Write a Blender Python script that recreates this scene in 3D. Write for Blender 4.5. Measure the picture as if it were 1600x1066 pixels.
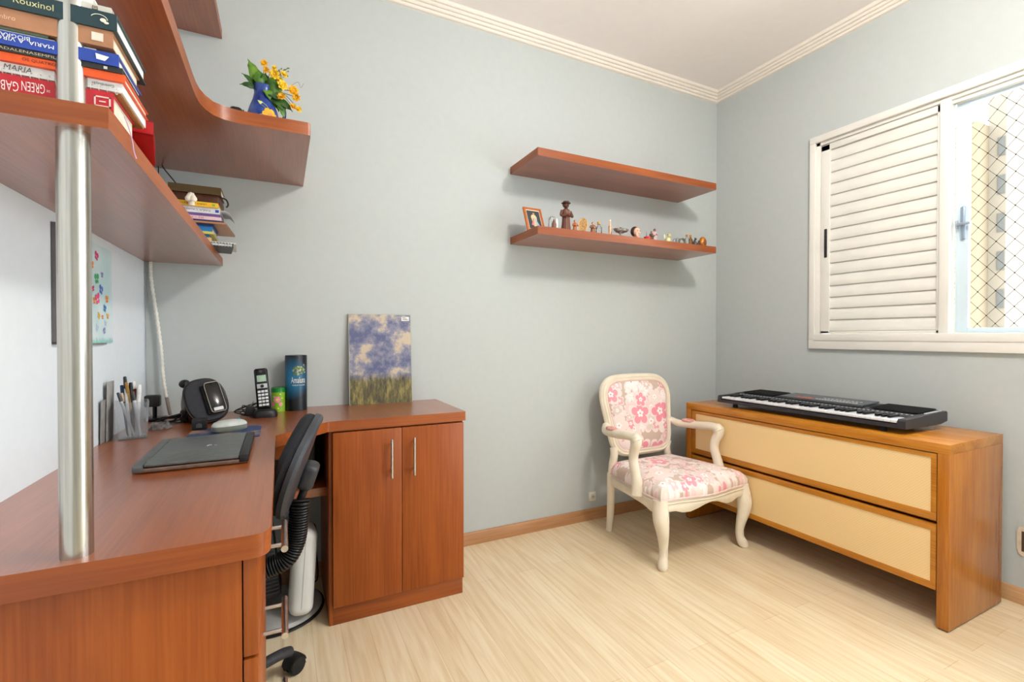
import bpy, bmesh, math, random
from mathutils import Vector, Matrix
random.seed(7)
PI = math.pi
for o in list(bpy.data.objects): bpy.data.objects.remove(o, do_unlink=True)
S = bpy.context.scene
COL = S.collection

# ------------------------------------------------------------------ camera
cam = bpy.data.cameras.new('camera'); cam.sensor_width = 36; cam.lens = 36*731.8/1600
cam.clip_start = .02
co = bpy.data.objects.new('camera', cam); COL.objects.link(co)
co.location = (0, 0, 1.066)
co.rotation_euler = (math.radians(90-.567), 0, math.radians(-26.215))
S.camera = co
# ------------------------------------------------------------------ exposure, sky
S.view_settings.view_transform = 'Standard'
S.view_settings.look = 'None'
S.view_settings.gamma = 1
S.view_settings.exposure = 0.5
S.view_settings.use_curve_mapping = False
SKY = 6.4
LAMP = 46
wd = bpy.data.worlds.new('world'); S.world = wd; wd.use_nodes = True
bg = wd.node_tree.nodes['Background']
bg.inputs[0].default_value = (.90, .96, 1, 1); bg.inputs[1].default_value = SKY
pl = bpy.data.lights.new('window_portal', 'AREA'); pl.shape = 'RECTANGLE'; pl.size = 1.2; pl.size_y = 1.16
pl.cycles.is_portal = True
po = bpy.data.objects.new('window_portal', pl); COL.objects.link(po)
po.location = (2.80, 1.0, 1.575); po.rotation_euler = (0, math.radians(90), 0); po.rotation_euler = Vector((-1, 0, 0)).to_track_quat('-Z', 'Y').to_euler()

pl2 = bpy.data.lights.new('added_door_portal', 'AREA'); pl2.shape = 'RECTANGLE'; pl2.size = 1.0; pl2.size_y = 2.1  # sky portal for the added balcony door
pl2.cycles.is_portal = True
po2 = bpy.data.objects.new('added_door_portal', pl2); COL.objects.link(po2)
po2.location = (2.80, -.62, 1.06); po2.rotation_euler = Vector((-1, 0, 0)).to_track_quat('-Z', 'Y').to_euler()

XL, XR, YB, YF, ZC = -.47, 2.641, 2.237, -1.25, 2.69

# ------------------------------------------------------------------ materials
def lin(c):
    return tuple((v/255/12.92 if v/255 <= .04045 else ((v/255+.055)/1.055)**2.4) for v in c[:3]) + (1,)
def mat(name, c=(128, 128, 128), rough=.5, metal=0, coat=0, trans=0, ior=1.45, alpha=1, spec=None, sheen=0):
    m = bpy.data.materials.new(name); m.use_nodes = True
    b = m.node_tree.nodes['Principled BSDF']
    b.inputs['Base Color'].default_value = lin(c); b.inputs['Roughness'].default_value = rough
    b.inputs['Metallic'].default_value = metal; b.inputs['Coat Weight'].default_value = coat
    b.inputs['Transmission Weight'].default_value = trans; b.inputs['IOR'].default_value = ior
    b.inputs['Alpha'].default_value = alpha
    if spec is not None: b.inputs['Specular IOR Level'].default_value = spec
    if sheen: b.inputs['Sheen Weight'].default_value = sheen
    return m
def nodes(m): return m.node_tree.nodes, m.node_tree.links, m.node_tree.nodes['Principled BSDF']
def noise_mat(name, c1, c2, scale=(1, 1, 1), nscale=5, detail=5, lo=.35, hi=.65, bump=0, **k):
    m = mat(name, c1, **k); n, l, b = nodes(m)
    tc = n.new('ShaderNodeTexCoord'); mp = n.new('ShaderNodeMapping'); mp.inputs['Scale'].default_value = scale
    l.new(tc.outputs['Object'], mp.inputs[0])
    no = n.new('ShaderNodeTexNoise'); no.inputs['Scale'].default_value = nscale; no.inputs['Detail'].default_value = detail
    l.new(mp.outputs[0], no.inputs['Vector'])
    cr = n.new('ShaderNodeValToRGB'); cr.color_ramp.elements[0].position = lo; cr.color_ramp.elements[1].position = hi
    cr.color_ramp.elements[0].color = lin(c1); cr.color_ramp.elements[1].color = lin(c2)
    l.new(no.outputs[0], cr.inputs[0]); l.new(cr.outputs[0], b.inputs['Base Color'])
    if bump:
        bp = n.new('ShaderNodeBump'); bp.inputs['Strength'].default_value = bump; bp.inputs['Distance'].default_value = .002
        l.new(no.outputs[0], bp.inputs['Height']); l.new(bp.outputs[0], b.inputs['Normal'])
    return m
def wood(name, dark, light, axis='z', fine=1.0, rough=.32, coat=.0, spec=.5):
    """straight veneer: broad drifting bands plus fine streaks along one axis"""
    m = mat(name, dark, rough=rough, coat=coat, spec=spec, ior=1.5); n, l, b = nodes(m); b.inputs['Coat Roughness'].default_value = .24; b.inputs['Coat IOR'].default_value = 1.75
    tc = n.new('ShaderNodeTexCoord')
    def streak(long, cross, sc, det, dist):
        mp = n.new('ShaderNodeMapping')
        mp.inputs['Scale'].default_value = tuple(long if a == axis else cross for a in 'xyz')
        l.new(tc.outputs['Object'], mp.inputs[0])
        no = n.new('ShaderNodeTexNoise'); no.inputs['Scale'].default_value = sc; no.inputs['Detail'].default_value = det
        no.inputs['Distortion'].default_value = dist
        l.new(mp.outputs[0], no.inputs['Vector']); return no.outputs[0]
    a = streak(.9, 7, 1.6*fine, 4, .6); f = streak(2.2, 75, 2.2*fine, 3, .1)
    mx = n.new('ShaderNodeMath'); mx.operation = 'MULTIPLY_ADD'; mx.inputs[1].default_value = .45
    mul = n.new('ShaderNodeMath'); mul.operation = 'MULTIPLY'; mul.inputs[1].default_value = .55
    l.new(a, mul.inputs[0]); l.new(f, mx.inputs[0]); l.new(mul.outputs[0], mx.inputs[2])
    cr = n.new('ShaderNodeValToRGB'); cr.color_ramp.elements[0].position = .36; cr.color_ramp.elements[1].position = .64
    cr.color_ramp.elements[0].color = lin(dark); cr.color_ramp.elements[1].color = lin(light)
    l.new(mx.outputs[0], cr.inputs[0]); l.new(cr.outputs[0], b.inputs['Base Color'])
    bp = n.new('ShaderNodeBump'); bp.inputs['Strength'].default_value = .06; bp.inputs['Distance'].default_value = .001
    l.new(f, bp.inputs['Height']); l.new(bp.outputs[0], b.inputs['Normal'])
    return m

CH_D, CH_L = (134, 62, 16), (162, 84, 28)
cherry_z = wood('cherry_veneer_upright', CH_D, CH_L, 'z', rough=.38, coat=0, spec=.35)
cherry_y = wood('cherry_veneer_lengthwise', CH_D, CH_L, 'y', rough=.36, coat=.8, spec=.6)
cherry_x = wood('cherry_veneer_crosswise', CH_D, CH_L, 'x', rough=.36, coat=.7)
cherry_e = wood('cherry_edge_band', CH_D, CH_L, 'x', rough=.36)
cherry_ey = wood('cherry_edge_band_lengthwise', CH_D, CH_L, 'y', rough=.36)
teak_z = wood('honey_veneer_upright', (164, 92, 18), (194, 122, 34), 'z', 1.6, rough=.25, spec=.6)
teak_y = wood('honey_veneer_lengthwise', (172, 102, 22), (204, 136, 42), 'y', 1.6, rough=.27)
base_wood = wood('baseboard_wood', (166, 116, 74), (196, 148, 104), 'x', 1.0, rough=.45)
base_wood_y = wood('baseboard_wood_lengthwise', (176, 130, 86), (206, 164, 118), 'y', 1.0, rough=.45)
wallpaint = noise_mat('wall_paint', (190, 196, 195), (192, 198, 197), nscale=30, rough=.85, bump=.0, spec=.2)
leftpaint_daylit = noise_mat('desk_wall_daylit_paint', (228, 236, 243), (230, 238, 245), nscale=30, rough=.85, spec=.2)  # wall colour made paler and bluer to stand in for missing daylight
ceilpaint = noise_mat('ceiling_paint', (250, 244, 242), (251, 246, 244), nscale=20, rough=.9, bump=.02, spec=.2)
cornicep = mat('cornice_plaster', (236, 228, 218), .8, spec=.2)
whitepvc = noise_mat('window_white_enamel', (232, 229, 222), (236, 233, 227), nscale=6, rough=.38)
shutterp = noise_mat('shutter_white_enamel', (226, 224, 217), (231, 229, 222), nscale=6, rough=.45)
steel = noise_mat('brushed_steel', (176, 172, 164), (198, 195, 188), scale=(1, 1, .02), nscale=260, rough=.27, metal=1)
chrome = noise_mat('satin_handle_metal', (196, 192, 188), (212, 208, 204), nscale=80, rough=.3, metal=1)
black = noise_mat('black_plastic', (20, 20, 22), (28, 28, 30), nscale=120, rough=.42)
blackgloss = noise_mat('black_gloss', (12, 12, 14), (16, 16, 18), nscale=20, rough=.12)
blackmatt = noise_mat('black_matt', (16, 16, 17), (24, 24, 25), nscale=150, rough=.7, bump=.1)
darkgrey = noise_mat('dark_grey_plastic', (46, 47, 51), (56, 57, 61), nscale=90, rough=.45)
whitepl = noise_mat('white_plastic', (222, 223, 220), (228, 229, 226), nscale=12, rough=.35)
greypl = noise_mat('grey_plastic', (170, 170, 166), (178, 178, 175), nscale=12, rough=.4)
paper = noise_mat('page_paper', (216, 205, 184), (238, 230, 212), scale=(1, 1, 60), nscale=12, rough=.9)
paperw = noise_mat('white_page_paper', (224, 226, 226), (242, 243, 242), scale=(1, 1, 60), nscale=12, rough=.9)
glass = mat('window_glass', (250, 253, 252), 0.0, trans=1, ior=1.45, alpha=1)
def clearmat(name, tint, mixf=.22, rough=.08, haze=0):
    m = bpy.data.materials.new(name); m.use_nodes = True; n = m.node_tree.nodes; l = m.node_tree.links
    n.clear(); out = n.new('ShaderNodeOutputMaterial'); mx = n.new('ShaderNodeMixShader')
    t = n.new('ShaderNodeBsdfTransparent'); t.inputs[0].default_value = lin(tint)
    g = n.new('ShaderNodeBsdfGlossy'); g.inputs['Roughness'].default_value = rough
    lw = n.new('ShaderNodeLayerWeight'); lw.inputs[0].default_value = mixf
    body = t.outputs[0]
    if haze:
        d = n.new('ShaderNodeBsdfDiffuse'); d.inputs[0].default_value = (.8, .83, .86, 1); m2 = n.new('ShaderNodeMixShader'); m2.inputs[0].default_value = haze
        l.new(t.outputs[0], m2.inputs[1]); l.new(d.outputs[0], m2.inputs[2]); body = m2.outputs[0]
    l.new(lw.outputs['Fresnel'], mx.inputs[0]); l.new(body, mx.inputs[1]); l.new(g.outputs[0], mx.inputs[2])
    l.new(mx.outputs[0], out.inputs[0]); return m
glass = clearmat('window_glass', (250, 252, 252), .08, .0)
acrylic = clearmat('clear_acrylic', (246, 248, 250), .24, .06, .11)
clearglass = clearmat('clear_glass', (246, 248, 248), .3, .05, .12)

# floor: maple laminate planks running along the room
floor_m = mat('maple_laminate', (226, 204, 168), .33, spec=.45); n, l, b = nodes(floor_m)
tc = n.new('ShaderNodeTexCoord'); sp = n.new('ShaderNodeSeparateXYZ'); cb = n.new('ShaderNodeCombineXYZ')
l.new(tc.outputs['Object'], sp.inputs[0]); l.new(sp.outputs[1], cb.inputs[0]); l.new(sp.outputs[0], cb.inputs[1])
br = n.new('ShaderNodeTexBrick'); br.inputs['Scale'].default_value = 1; br.inputs['Brick Width'].default_value = 1.15
br.inputs['Row Height'].default_value = .095; br.inputs['Mortar Size'].default_value = .0009; br.offset = .37; br.offset_frequency = 2
br.inputs['Color1'].default_value = lin((237, 222, 191)); br.inputs['Color2'].default_value = lin((229, 211, 177))
br.inputs['Mortar'].default_value = lin((214, 190, 152))
l.new(cb.outputs[0], br.inputs['Vector'])
mp = n.new('ShaderNodeMapping'); mp.inputs['Scale'].default_value = (26, 1.5, 1); l.new(tc.outputs['Object'], mp.inputs[0])
no = n.new('ShaderNodeTexNoise'); no.inputs['Scale'].default_value = 2.2; no.inputs['Detail'].default_value = 6; no.inputs['Distortion'].default_value = .5
l.new(mp.outputs[0], no.inputs['Vector'])
cr = n.new('ShaderNodeValToRGB'); cr.color_ramp.elements[0].position = .32; cr.color_ramp.elements[1].position = .62
cr.color_ramp.elements[0].color = lin((236, 222, 200)); cr.color_ramp.elements[1].color = (1, 1, 1, 1)
l.new(no.outputs[0], cr.inputs[0])
mx = n.new('ShaderNodeMix'); mx.data_type = 'RGBA'; mx.blend_type = 'MULTIPLY'; mx.inputs[0].default_value = .75
l.new(br.outputs[0], mx.inputs[6]); l.new(cr.outputs[0], mx.inputs[7]); l.new(mx.outputs[2], b.inputs['Base Color'])

# woven cream drawer panels
weave = mat('cream_woven_panel', (236, 198, 134), .6, spec=.3); n, l, b = nodes(weave)
tc = n.new('ShaderNodeTexCoord'); wv = n.new('ShaderNodeTexWave'); wv.wave_type = 'BANDS'; wv.bands_direction = 'DIAGONAL'
wv.inputs['Scale'].default_value = 60; wv.inputs['Distortion'].default_value = .3; l.new(tc.outputs['Object'], wv.inputs[0])
cr = n.new('ShaderNodeValToRGB'); cr.color_ramp.elements[0].color = lin((240, 206, 148)); cr.color_ramp.elements[1].color = lin((245, 214, 160))
l.new(wv.outputs[0], cr.inputs[0]); l.new(cr.outputs[0], b.inputs['Base Color'])

def floral(name, plane='xy'):
    """scattered five-petal blossoms on a pinkish beige cloth"""
    m = mat(name, (210, 188, 174), .5, sheen=.1, spec=.35); n, l, b = nodes(m)
    tc = n.new('ShaderNodeTexCoord'); sp = n.new('ShaderNodeSeparateXYZ'); l.new(tc.outputs['Object'], sp.inputs[0])
    cb = n.new('ShaderNodeCombineXYZ'); l.new(sp.outputs[0], cb.inputs[0]); l.new(sp.outputs[1 if plane == 'xy' else 2], cb.inputs[1])
    def M(op, a, c=None, cl=False):
        q = n.new('ShaderNodeMath'); q.operation = op; q.use_clamp = cl
        for i, v in enumerate((a, c)):
            if v is None: continue
            if isinstance(v, (int, float)): q.inputs[i].default_value = v
            else: l.new(v, q.inputs[i])
        return q.outputs[0]
    cur = None
    base = n.new('ShaderNodeRGB'); base.outputs[0].default_value = lin((208, 184, 168)); cur = base.outputs[0]
    def layer(cur, scale, off, R, cols):
        ad = n.new('ShaderNodeVectorMath'); ad.operation = 'ADD'; ad.inputs[1].default_value = (off, off*1.7, 0)
        l.new(cb.outputs[0], ad.inputs[0])
        v = n.new('ShaderNodeTexVoronoi'); v.voronoi_dimensions = '2D'; v.inputs['Scale'].default_value = scale; v.inputs['Randomness'].default_value = .7
        l.new(ad.outputs[0], v.inputs['Vector'])
        d = n.new('ShaderNodeVectorMath'); d.operation = 'SUBTRACT'; l.new(ad.outputs[0], d.inputs[0]); l.new(v.outputs['Position'], d.inputs[1])
        s2 = n.new('ShaderNodeSeparateXYZ'); l.new(d.outputs[0], s2.inputs[0])
        ln = n.new('ShaderNodeVectorMath'); ln.operation = 'LENGTH'; l.new(d.outputs[0], ln.inputs[0]); r = ln.outputs['Value']
        an = M('ARCTAN2', s2.outputs[1], s2.outputs[0])
        sc = n.new('ShaderNodeSeparateColor'); l.new(v.outputs['Color'], sc.inputs[0])
        ph = M('MULTIPLY', sc.outputs[0], 3.14)
        c5 = M('POWER', M('ABSOLUTE', M('COSINE', M('ADD', M('MULTIPLY', an, 2.5), ph))), .6)
        lim = M('MULTIPLY', M('ADD', M('MULTIPLY', c5, .55), .50), M('MULTIPLY', M('ADD', M('MULTIPLY', sc.outputs[1], .5), .6), R))
        def put(cur, mask, colsock):
            q = n.new('ShaderNodeMix'); q.data_type = 'RGBA'; l.new(mask, q.inputs[0]); l.new(cur, q.inputs[6]); l.new(colsock, q.inputs[7]); return q.outputs[2]
        def flat(c):
            q = n.new('ShaderNodeRGB'); q.outputs[0].default_value = lin(c); return q.outputs[0]
        rp = n.new('ShaderNodeValToRGB'); rp.color_ramp.interpolation = 'CONSTANT'
        e = rp.color_ramp.elements; e[0].color = lin(cols[0]); e[1].position = 1/len(cols); e[1].color = lin(cols[1])
        for k in range(2, len(cols)):
            q = e.new(k/len(cols)); q.color = lin(cols[k])
        l.new(sc.outputs[2], rp.inputs[0])
        cur = put(cur, M('LESS_THAN', r, M('MULTIPLY', lim, 1.3)), flat((246, 226, 222)))
        cur = put(cur, M('LESS_THAN', r, lim), rp.outputs[0])
        cur = put(cur, M('LESS_THAN', r, M('MULTIPLY', lim, .36)), flat((252, 246, 243)))
        cur = put(cur, M('LESS_THAN', r, M('MULTIPLY', lim, .1)), flat((226, 150, 162)))
        return cur
    cur = layer(cur, 9, 3.1, .05, ((240, 228, 220), (246, 214, 212), (228, 214, 202), (248, 240, 236)))
    cur = layer(cur, 13, 7.7, .027, ((240, 158, 170), (248, 238, 234), (238, 172, 180), (226, 206, 196), (244, 200, 200)))
    cur = layer(cur, 5.5, 5.37, .056, ((240, 150, 166), (242, 226, 218), (238, 158, 172)))
    l.new(cur, b.inputs['Base Color'])
    return m
floral_seat = floral('floral_cloth_seat', 'xy'); floral_back = floral('floral_cloth_back', 'xz')

_flat = {}
def flat(c, rough=.5, **k):
    key = (c, rough, tuple(sorted(k.items())))
    if key not in _flat:
        _flat[key] = noise_mat('tone_%d' % len(_flat), c, tuple(min(255, int(v*1.06)+2) for v in c), nscale=40, rough=rough, **k)
    return _flat[key]

# ------------------------------------------------------------------ mesh builder
class B:
    def __init__(s): s.v = []; s.f = []; s.m = []; s.sm = []; s.mi = 0
    def mat(s, i): s.mi = i; return s
    def add(s, vs, fs, smooth=True):
        o = len(s.v); s.v += [tuple(v) for v in vs]
        for f in fs: s.f.append(tuple(o+i for i in f)); s.m.append(s.mi); s.sm.append(smooth)
        return s
    def frombm(s, bm, mtx=None, smooth=True):
        bm.verts.ensure_lookup_table()
        vs = [(mtx @ v.co if mtx else v.co.copy()) for v in bm.verts]; fs = [[v.index for v in f.verts] for f in bm.faces]
        bm.free(); return s.add(vs, fs, smooth)
    def box(s, x0, y0, z0, x1, y1, z1, bev=0, seg=2, mtx=None):
        x0, x1 = sorted((x0, x1)); y0, y1 = sorted((y0, y1)); z0, z1 = sorted((z0, z1))
        bm = bmesh.new(); bmesh.ops.create_cube(bm, size=1)
        for v in bm.verts: v.co = Vector(((v.co.x+.5)*(x1-x0)+x0, (v.co.y+.5)*(y1-y0)+y0, (v.co.z+.5)*(z1-z0)+z0))
        if bev: bmesh.ops.bevel(bm, geom=list(bm.edges), offset=bev, segments=seg, profile=.5, affect='EDGES')
        bm.verts.index_update(); return s.frombm(bm, mtx)
    def lathe(s, prof, c=(0, 0, 0), seg=24, mtx=None, sx=1, sy=1):
        vs = []; fs = []
        for r, z in prof:
            for k in range(seg):
                a = 2*PI*k/seg; vs.append(Vector((c[0]+r*sx*math.cos(a), c[1]+r*sy*math.sin(a), c[2]+z)))
        for i in range(len(prof)-1):
            for k in range(seg):
                fs.append((i*seg+k, i*seg+(k+1) % seg, (i+1)*seg+(k+1) % seg, (i+1)*seg+k))
        if prof[0][0] > 1e-5: fs.append(tuple(reversed(range(seg))))
        if prof[-1][0] > 1e-5: fs.append(tuple((len(prof)-1)*seg+k for k in range(seg)))
        if mtx: vs = [mtx @ v for v in vs]
        return s.add(vs, fs)
    def sph(s, c, r, seg=14, mtx=None):
        if isinstance(r, (int, float)): r = (r, r, r)
        bm = bmesh.new(); bmesh.ops.create_uvsphere(bm, u_segments=seg, v_segments=max(6, seg//2+1), radius=1)
        for v in bm.verts: v.co = Vector((c[0]+v.co.x*r[0], c[1]+v.co.y*r[1], c[2]+v.co.z*r[2]))
        bm.verts.index_update(); return s.frombm(bm, mtx)
    def sweep(s, pts, rad, seg=10, up=None, closed=False, prof=None, caps=True):
        pts = [Vector(p) for p in pts]; N = len(pts)
        if isinstance(rad, (int, float)): rad = [rad]*N
        vs = []; fs = []; nrm = None
        for i, p in enumerate(pts):
            if closed: t = pts[(i+1) % N]-pts[i-1]
            else: t = pts[min(i+1, N-1)]-pts[max(i-1, 0)]
            if t.length < 1e-9: t = Vector((0, 0, 1))
            t.normalize()
            if up is not None:
                u = Vector(up); nrm = (u-t*u.dot(t))
                if nrm.length < 1e-4: nrm = t.orthogonal()
            elif nrm is None: nrm = t.orthogonal()
            else: nrm = nrm-t*nrm.dot(t)
            nrm.normalize(); bn = t.cross(nrm)
            r = rad[i]; ra, rb = (r if isinstance(r, (tuple, list)) else (r, r))
            if prof:
                for a, c in prof: vs.append(p+nrm*a*ra+bn*c*rb)
            else:
                for k in range(seg):
                    a = 2*PI*k/seg; vs.append(p+nrm*math.cos(a)*ra+bn*math.sin(a)*rb)
        g = len(prof) if prof else seg
        for i in range(N if closed else N-1):
            j = (i+1) % N
            for k in range(g): fs.append((i*g+k, i*g+(k+1) % g, j*g+(k+1) % g, j*g+k))
        if not closed and caps:
            fs.append(tuple(reversed(range(g)))); fs.append(tuple((N-1)*g+k for k in range(g)))
        return s.add(vs, fs)
    def cyl(s, a, c, r, r2=None, seg=16):
        a = Vector(a); c = Vector(c); return s.sweep([a, a.lerp(c, .5), c], [r, (r+(r if r2 is None else r2))/2, r if r2 is None else r2], seg)
    def prism(s, poly, z0, z1, mtx=None):
        k = len(poly); vs = [Vector((x, y, z0)) for x, y in poly]+[Vector((x, y, z1)) for x, y in poly]
        if mtx: vs = [mtx @ v for v in vs]
        fs = [tuple(reversed(range(k))), tuple(range(k, 2*k))]+[(i, (i+1) % k, k+(i+1) % k, k+i) for i in range(k)]
        return s.add(vs, fs)
    def board(s, poly, z0, z1):
        k = len(poly); n0 = len(s.f); s.prism(poly, z0, z1)
        for i in range(k):
            a, c = poly[i], poly[(i+1) % k]; dx, dy = abs(c[0]-a[0]), abs(c[1]-a[1])
            s.m[n0+2+i] = 1 if dx > dy else 2
        return s
    def quad(s, *p): return s.add([Vector(q) for q in p], [tuple(range(len(p)))])

LOC = {}
def finish(name, bb, mats, parent=None, world=True, ang=35):
    me = bpy.data.meshes.new(name)
    off = LOC.get(parent.name if parent else None, Vector((0, 0, 0)))
    vs = [Vector(v)-off for v in bb.v] if world else bb.v
    me.from_pydata([tuple(v) for v in vs], [], bb.f)
    if not isinstance(mats, (list, tuple)): mats = [mats]
    for m in mats: me.materials.append(m)
    for i, p in enumerate(me.polygons): p.material_index = bb.m[i]; p.use_smooth = True
    bm = bmesh.new(); bm.from_mesh(me); bmesh.ops.recalc_face_normals(bm, faces=bm.faces); bm.to_mesh(me); bm.free()
    me.set_sharp_from_angle(angle=math.radians(ang))
    o = bpy.data.objects.new(name, me); COL.objects.link(o)
    if parent: o.parent = parent
    LOC[o.name] = off
    return o
def part(name, bb, mats, parent, label=None, **k):
    o = finish(name, bb, mats, parent, **k)
    if label: o['label'] = label
    return o
def thing(name, label, cat, loc, group=None, kind=None, rotz=0):
    o = bpy.data.objects.new(name, None); COL.objects.link(o); o.empty_display_size = .05
    o.location = loc; o.rotation_euler = (0, 0, rotz); LOC[o.name] = Vector(loc)
    o['label'] = label; o['category'] = cat
    if group: o['group'] = group
    if kind: o['kind'] = kind
    return o
def single(name, bb, mats, label, cat, loc, group=None, **k):
    """a thing that is one mesh, its origin at its base"""
    off = Vector(loc); bb.v = [tuple(Vector(v)-off) for v in bb.v]
    o = finish(name, bb, mats, None, world=False, **k); o.location = off; LOC[o.name] = off
    o['label'] = label; o['category'] = cat
    if group: o['group'] = group
    return o
def struct(name, bb, mats, label, cat, parent=None, **k):
    o = finish(name, bb, mats, parent, **k); o['kind'] = 'structure'
    if not parent: o['label'] = label; o['category'] = cat
    return o
def text(s, w, h, c, right, up, m, parent, name='lettering', ext=.0002, shear=0, off=.0006):
    cu = bpy.data.curves.new('t', 'FONT'); cu.body = s; cu.size = 1; cu.extrude = 0; cu.resolution_u = 2; cu.shear = shear
    t = bpy.data.objects.new('t', cu); COL.objects.link(t); bpy.context.view_layer.update()
    me = bpy.data.meshes.new_from_object(t.evaluated_get(bpy.context.evaluated_depsgraph_get()))
    bpy.data.objects.remove(t, do_unlink=True)
    xs = [v.co.x for v in me.vertices]; ys = [v.co.y for v in me.vertices]
    x0, x1, y0, y1 = min(xs), max(xs), min(ys), max(ys); right = Vector(right).normalized(); up = Vector(up).normalized(); nr = right.cross(up)
    base = LOC.get(parent.name, Vector((0, 0, 0)))
    for v in me.vertices:
        a = ((v.co.x-x0)/(x1-x0)-.5)*w; d = ((v.co.y-y0)/(y1-y0)-.5)*h
        v.co = Vector(c)-base+right*a+up*d+nr*off
    me.materials.append(m); me.name = name
    o = bpy.data.objects.new(name, me); COL.objects.link(o); o.parent = parent; return o
def spline(pts, n=8, closed=False):
    P = [Vector(p) for p in pts]; out = []; N = len(P)
    for i in range(N if closed else N-1):
        if closed: a, b_, c, d = P[i-1], P[i], P[(i+1) % N], P[(i+2) % N]
        else: a, b_, c, d = P[max(i-1, 0)], P[i], P[i+1], P[min(i+2, N-1)]
        for k in range(n):
            t = k/n; out.append(.5*((2*b_)+(c-a)*t+(2*a-5*b_+4*c-d)*t*t+(3*b_-a-3*c+d)*t**3))
    if not closed: out.append(P[-1])
    return out
def rounded(poly, radii, n=6):
    """polygon with rounded corners; radii per vertex"""
    out = []; N = len(poly)
    for i, p in enumerate(poly):
        p = Vector(p); a = Vector(poly[i-1]); c = Vector(poly[(i+1) % N]); r = radii[i]
        if r <= 0: out.append(tuple(p)); continue
        d1 = (a-p).normalized(); d2 = (c-p).normalized(); p1 = p+d1*r; p2 = p+d2*r
        for k in range(n+1):
            t = k/n; q = p1*(1-t)**2+p*2*t*(1-t)+p2*t*t; out.append(tuple(q))
    return out
def superell(a, b_, n=3.2, k=40, c=(0, 0)):
    out = []
    for i in range(k):
        t = 2*PI*i/k; ct, st = math.cos(t), math.sin(t)
        out.append((c[0]+a*math.copysign(abs(ct)**(2/n), ct), c[1]+b_*math.copysign(abs(st)**(2/n), st)))
    return out
def cushion(bb, poly, rows, cx, cy, fn=None):
    """domed pad: rows = [(scale about the centre, height)]"""
    k = len(poly); vs = []; fs = []
    for s_, h in rows:
        for x, y in poly:
            v = Vector((cx+(x-cx)*s_, cy+(y-cy)*s_, h)); vs.append(fn(v, s_) if fn else v)
    for i in range(len(rows)-1):
        for j in range(k): fs.append((i*k+j, i*k+(j+1) % k, (i+1)*k+(j+1) % k, (i+1)*k+j))
    fs.append(tuple(reversed(range(k))))
    fs.append(tuple((len(rows)-1)*k+j for j in range(k)))
    return bb.add(vs, fs)

# ================================================================== THE ROOM
struct('floor', B().box(XL-.1, YF-.1, -.08, XR+.15, YB+.1, 0), floor_m, 'pale maple laminate plank floor of the room', 'floor')
struct('ceiling', B().box(XL-.1, YF-.1, ZC, XR+.15, YB+.1, ZC+.08), ceilpaint, 'white painted ceiling above the room', 'ceiling')
struct('wall_left', B().box(XL-.1, YF, 0, XL, YB, ZC), leftpaint_daylit, 'wall behind the long desk, daylight painted into its paler colour', 'wall')
struct('wall_back', B().box(XL-.1, YB, 0, XR+.15, YB+.1, ZC), wallpaint, 'pale grey green wall carrying the two floating shelves', 'wall')
struct('wall_front', B().box(XL-.1, YF-.1, 0, XR+.15, YF, ZC), wallpaint, 'pale wall behind the viewer', 'wall')
WY0, WY1, WZ0, WZ1 = .404, 1.585, 1.02, 2.135
struct('wall_right', B().box(XR, YF, 0, XR+.15, -1.12, ZC).box(XR, -.12, 0, XR+.15, WY0, ZC).box(XR, -1.12, 2.12, XR+.15, -.12, ZC).box(XR, WY1, 0, XR+.15, YB, ZC).box(XR, WY0, 0, XR+.15, WY1, WZ0).box(XR, WY0, WZ1, XR+.15, WY1, ZC),
       wallpaint, 'pale grey green wall with the window', 'wall')
def skirting(name, a, c, nrm, m, label):
    bb = B(); a = Vector(a); c = Vector(c); nrm = Vector(nrm); t = .012
    pr = [(0, 0), (t, 0), (t, .058), (t-.004, .064), (0, .064)]
    vs = [a+nrm*x+Vector((0, 0, z)) for x, z in pr]+[c+nrm*x+Vector((0, 0, z)) for x, z in pr]
    k = len(pr); bb.add(vs, [tuple(range(k)), tuple(range(2*k-1, k-1, -1))]+[(i, (i+1) % k, k+(i+1) % k, k+i) for i in range(k)])
    struct(name, bb, m, label, 'baseboard')
skirting('baseboard_back', (XL, YB, 0), (XR, YB, 0), (0, -1, 0), base_wood, 'light wooden baseboard along the back wall')
skirting('baseboard_right', (XR, -.09, 0), (XR, YB, 0), (-1, 0, 0), base_wood_y, 'light wooden baseboard along the window wall')
skirting('baseboard_left', (XL, YF, 0), (XL, .8, 0), (1, 0, 0), base_wood_y, 'light wooden baseboard along the desk wall')
def cornice(name, a, c, nrm, label):
    bb = B(); a = Vector(a); c = Vector(c); nrm = Vector(nrm); pr = []
    for i in range(4):
        for k in range(6):
            t = k/5; u = (i+t)/4; bulge = .0065*math.sin(PI*t)**.6 if 0 < t < 1 else 0
            pr.append((.003+.050*u+bulge*.7, -.056+.053*u-bulge*.7))
    pr = [(0, -.058)]+pr+[(.055, 0), (0, 0)]
    k = len(pr); vs = [a+nrm*x+Vector((0, 0, z)) for x, z in pr]+[c+nrm*x+Vector((0, 0, z)) for x, z in pr]
    bb.add(vs, [(i, (i+1) % k, k+(i+1) % k, k+i) for i in range(k)])
    struct(name, bb, cornicep, label, 'cornice', ang=60)
cornice('trim_1', (XL, YB, ZC), (XR, YB, ZC), (0, -1, 0), 'ribbed plaster cornice above the back wall')
cornice('trim_2', (XR, YF, ZC), (XR, YB, ZC), (-1, 0, 0), 'ribbed plaster cornice above the window wall')
cornice('trim_3', (XL, YF, ZC), (XL, YB, ZC), (1, 0, 0), 'ribbed plaster cornice above the desk wall')

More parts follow.
